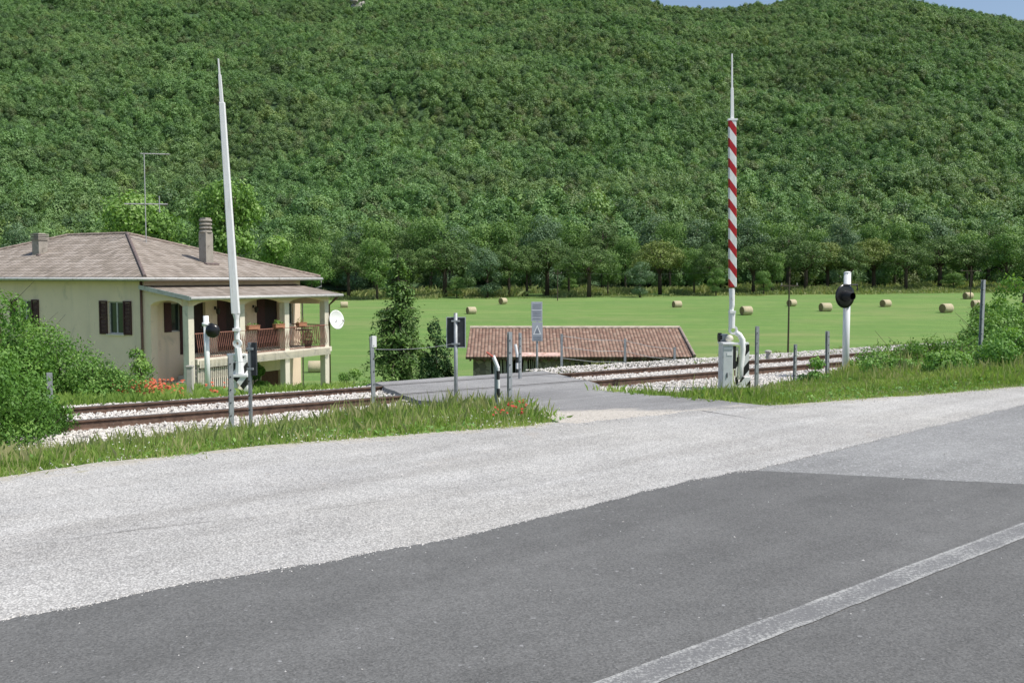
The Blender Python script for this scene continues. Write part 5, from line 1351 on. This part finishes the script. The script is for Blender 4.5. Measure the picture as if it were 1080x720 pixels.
# wires between the near posts
def wire(pa, pb, label, sag=.04):
    o = pa; mb = MB(); n_ = 8; P_ = [(pa.lerp(pb, i / n_) - o) - Vector((0, 0, sag * 4 * (i / n_) * (1 - i / n_))) for i in range(n_ + 1)]
    mb.tube(P_, .0035, 4); tag(mb.build('fence_wire', M['galv'], loc=o), label, 'wire')
wire(at(394, 368, 15.4), at(480.5, 362, 15.6), 'thin wire from the white topped post to the dark sign pole')
wire(at(242, 382, 13.6), at(262.5, 380, 13.9), 'thin wire between the two posts before the white boom', .01)
# utility poles out in the field
def pole(u, vb, vt, d, label, arm=.9):
    x = (u - CX) / F * d; z = hz(x, d); s = empty('utility_pole', (x, d, z)); h = zat(vt, d) - z
    MB().tube([(0, 0, -.5), (0, 0, h)], [.11, .07], 8).build('pole', M['bark'], s)
    o = MB().box(-arm, -.05, h - .95, arm, .05, h - .82).build('crossarm', M['bark'], s)
    for k in (-1, -.0, 1): MB().tube([(k * arm * .85, 0, h - .82), (k * arm * .85, 0, h - .60)], .05, 6).build('insulator', M['concrete'], o)
    return tag(s, label, 'pole', 'utility poles crossing the field'), Vector((x, d, z + h - .6))
_, pa = pole(832, 370, 292, 100, 'thin utility pole standing in the field left of the signal')
_, pb = pole(1023, 308, 281, 205, 'distant utility pole beside the tall grey post', 2.2)
_, pc = pole(588, 310, 284, 215, 'distant utility pole among the pines above the barn')
wire(pc, pb.lerp(pc, .55), 'faint overhead wire crossing before the pines', .6)
# ------------------------------------------------------------------ bales
bproto = None
for i, (u, v, w_, rz, lab) in enumerate((
    (363, 321, 8, .2, 'small round bale far off above the satellite dish'), (333, 386, 16, .15, 'round hay bale seen between the balcony pillars'),
    (497, 327, 9.5, .5, 'round hay bale just above the dark sign'), (530.5, 317, 8, .9, 'distant round bale between the dark sign and the grey panels'),
    (714, 320.5, 9, .35, 'round bale above the right end of the barn roof'), (787, 327, 11.5, .35, 'round bale just right of the striped boom'),
    (835, 319, 9, .6, 'round bale touching the utility pole in the field'), (870.5, 323.5, 11.5, .25, 'round bale left of the black signal lamp'),
    (934, 319.5, 10, .5, 'round bale right of the black signal lamp'), (998, 324.5, 12, .4, 'largest looking round bale left of the tall grey post'),
    (1021, 311.5, 9, .3, 'farthest round bale near the distant pines at right'), (1030, 320, 10, .1, 'round bale directly behind the tall grey post'))):
    vb = v + w_ * .42; p = hit(u, vb, 45, 262); wid = w_ / F * p.y; dia = wid * .82
    if bproto is None:
        bproto = empty('hay_bale', (0, 0, 0)); g = []
        pr = [(.47, -.62), (.5, -.58), (.505, -.2), (.495, .1), (.505, .4), (.5, .58), (.47, .62)]
        mb = MB(); seg = 26; vs = []
        for k, (r_, x_) in enumerate(pr):
            for j in range(seg):
                a = 2 * math.pi * j / seg; rr_ = r_ * (1 + .03 * math.sin(j * 2.7 + k * 1.3)); zz = rr_ * math.sin(a); zz = max(zz, -.47)
                vs.append((x_, rr_ * math.cos(a), zz))
        n_ = len(pr); fs = [(a_ * seg + j, a_ * seg + (j + 1) % seg, (a_ + 1) * seg + (j + 1) % seg, (a_ + 1) * seg + j) for a_ in range(n_ - 1) for j in range(seg)]
        mb.add(vs, fs); mb.build('rolled_side', M['hay'], bproto, smooth=True)
        for x_, idx in ((-.62, 0), (.62, n_ - 1)):
            mb = MB(); mb.add([vs[idx * seg + j] for j in range(seg)] + [(x_ * 1.02, 0, 0)], [(j, (j + 1) % seg, seg) for j in range(seg)]); mb.build('bale_end', M['hayend'], bproto, smooth=False)
        o = bproto; o['category'] = 'hay bale'; o['group'] = 'round hay bales scattered over the mown field'
    else: o = copy_tree(bproto)
    s_ = dia; o.scale = (wid / 1.3, s_, s_); o.location = (p.x, p.y, p.z + .45 * s_); o.rotation_euler = (0, 0, rz); o['label'] = lab


# ------------------------------------------------------------------ light
w = bpy.data.worlds.new('World'); sc.world = w; w.use_nodes = True; nt = w.node_tree
sky = nt.nodes.new('ShaderNodeTexSky'); sky.sky_type = 'NISHITA'; sky.sun_disc = False
EL = 57; hx_, hy_ = .93, -.36
sky.sun_elevation = R(EL); sky.sun_rotation = math.atan2(hx_, hy_); sky.air_density = 1.0; sky.dust_density = 1.6; sky.ozone_density = 1.0
bg = nt.nodes['Background']; nt.links.new(sky.outputs[0], bg.inputs[0]); bg.inputs[1].default_value = .14
sd = bpy.data.lights.new('sun', 'SUN'); sd.energy = 4.4; sd.angle = R(.5); sd.color = (1, .96, .89)
so = bpy.data.objects.new('sun', sd); col.objects.link(so)
dv = Vector((hx_ * math.cos(R(EL)), hy_ * math.cos(R(EL)), math.sin(R(EL))))
so.rotation_euler = dv.to_track_quat('Z', 'Y').to_euler()
sc.view_settings.view_transform = 'Standard'; sc.view_settings.look = 'None'; sc.view_settings.exposure = 0
sc.cycles.max_bounces = 6; sc.cycles.transparent_max_bounces = 4
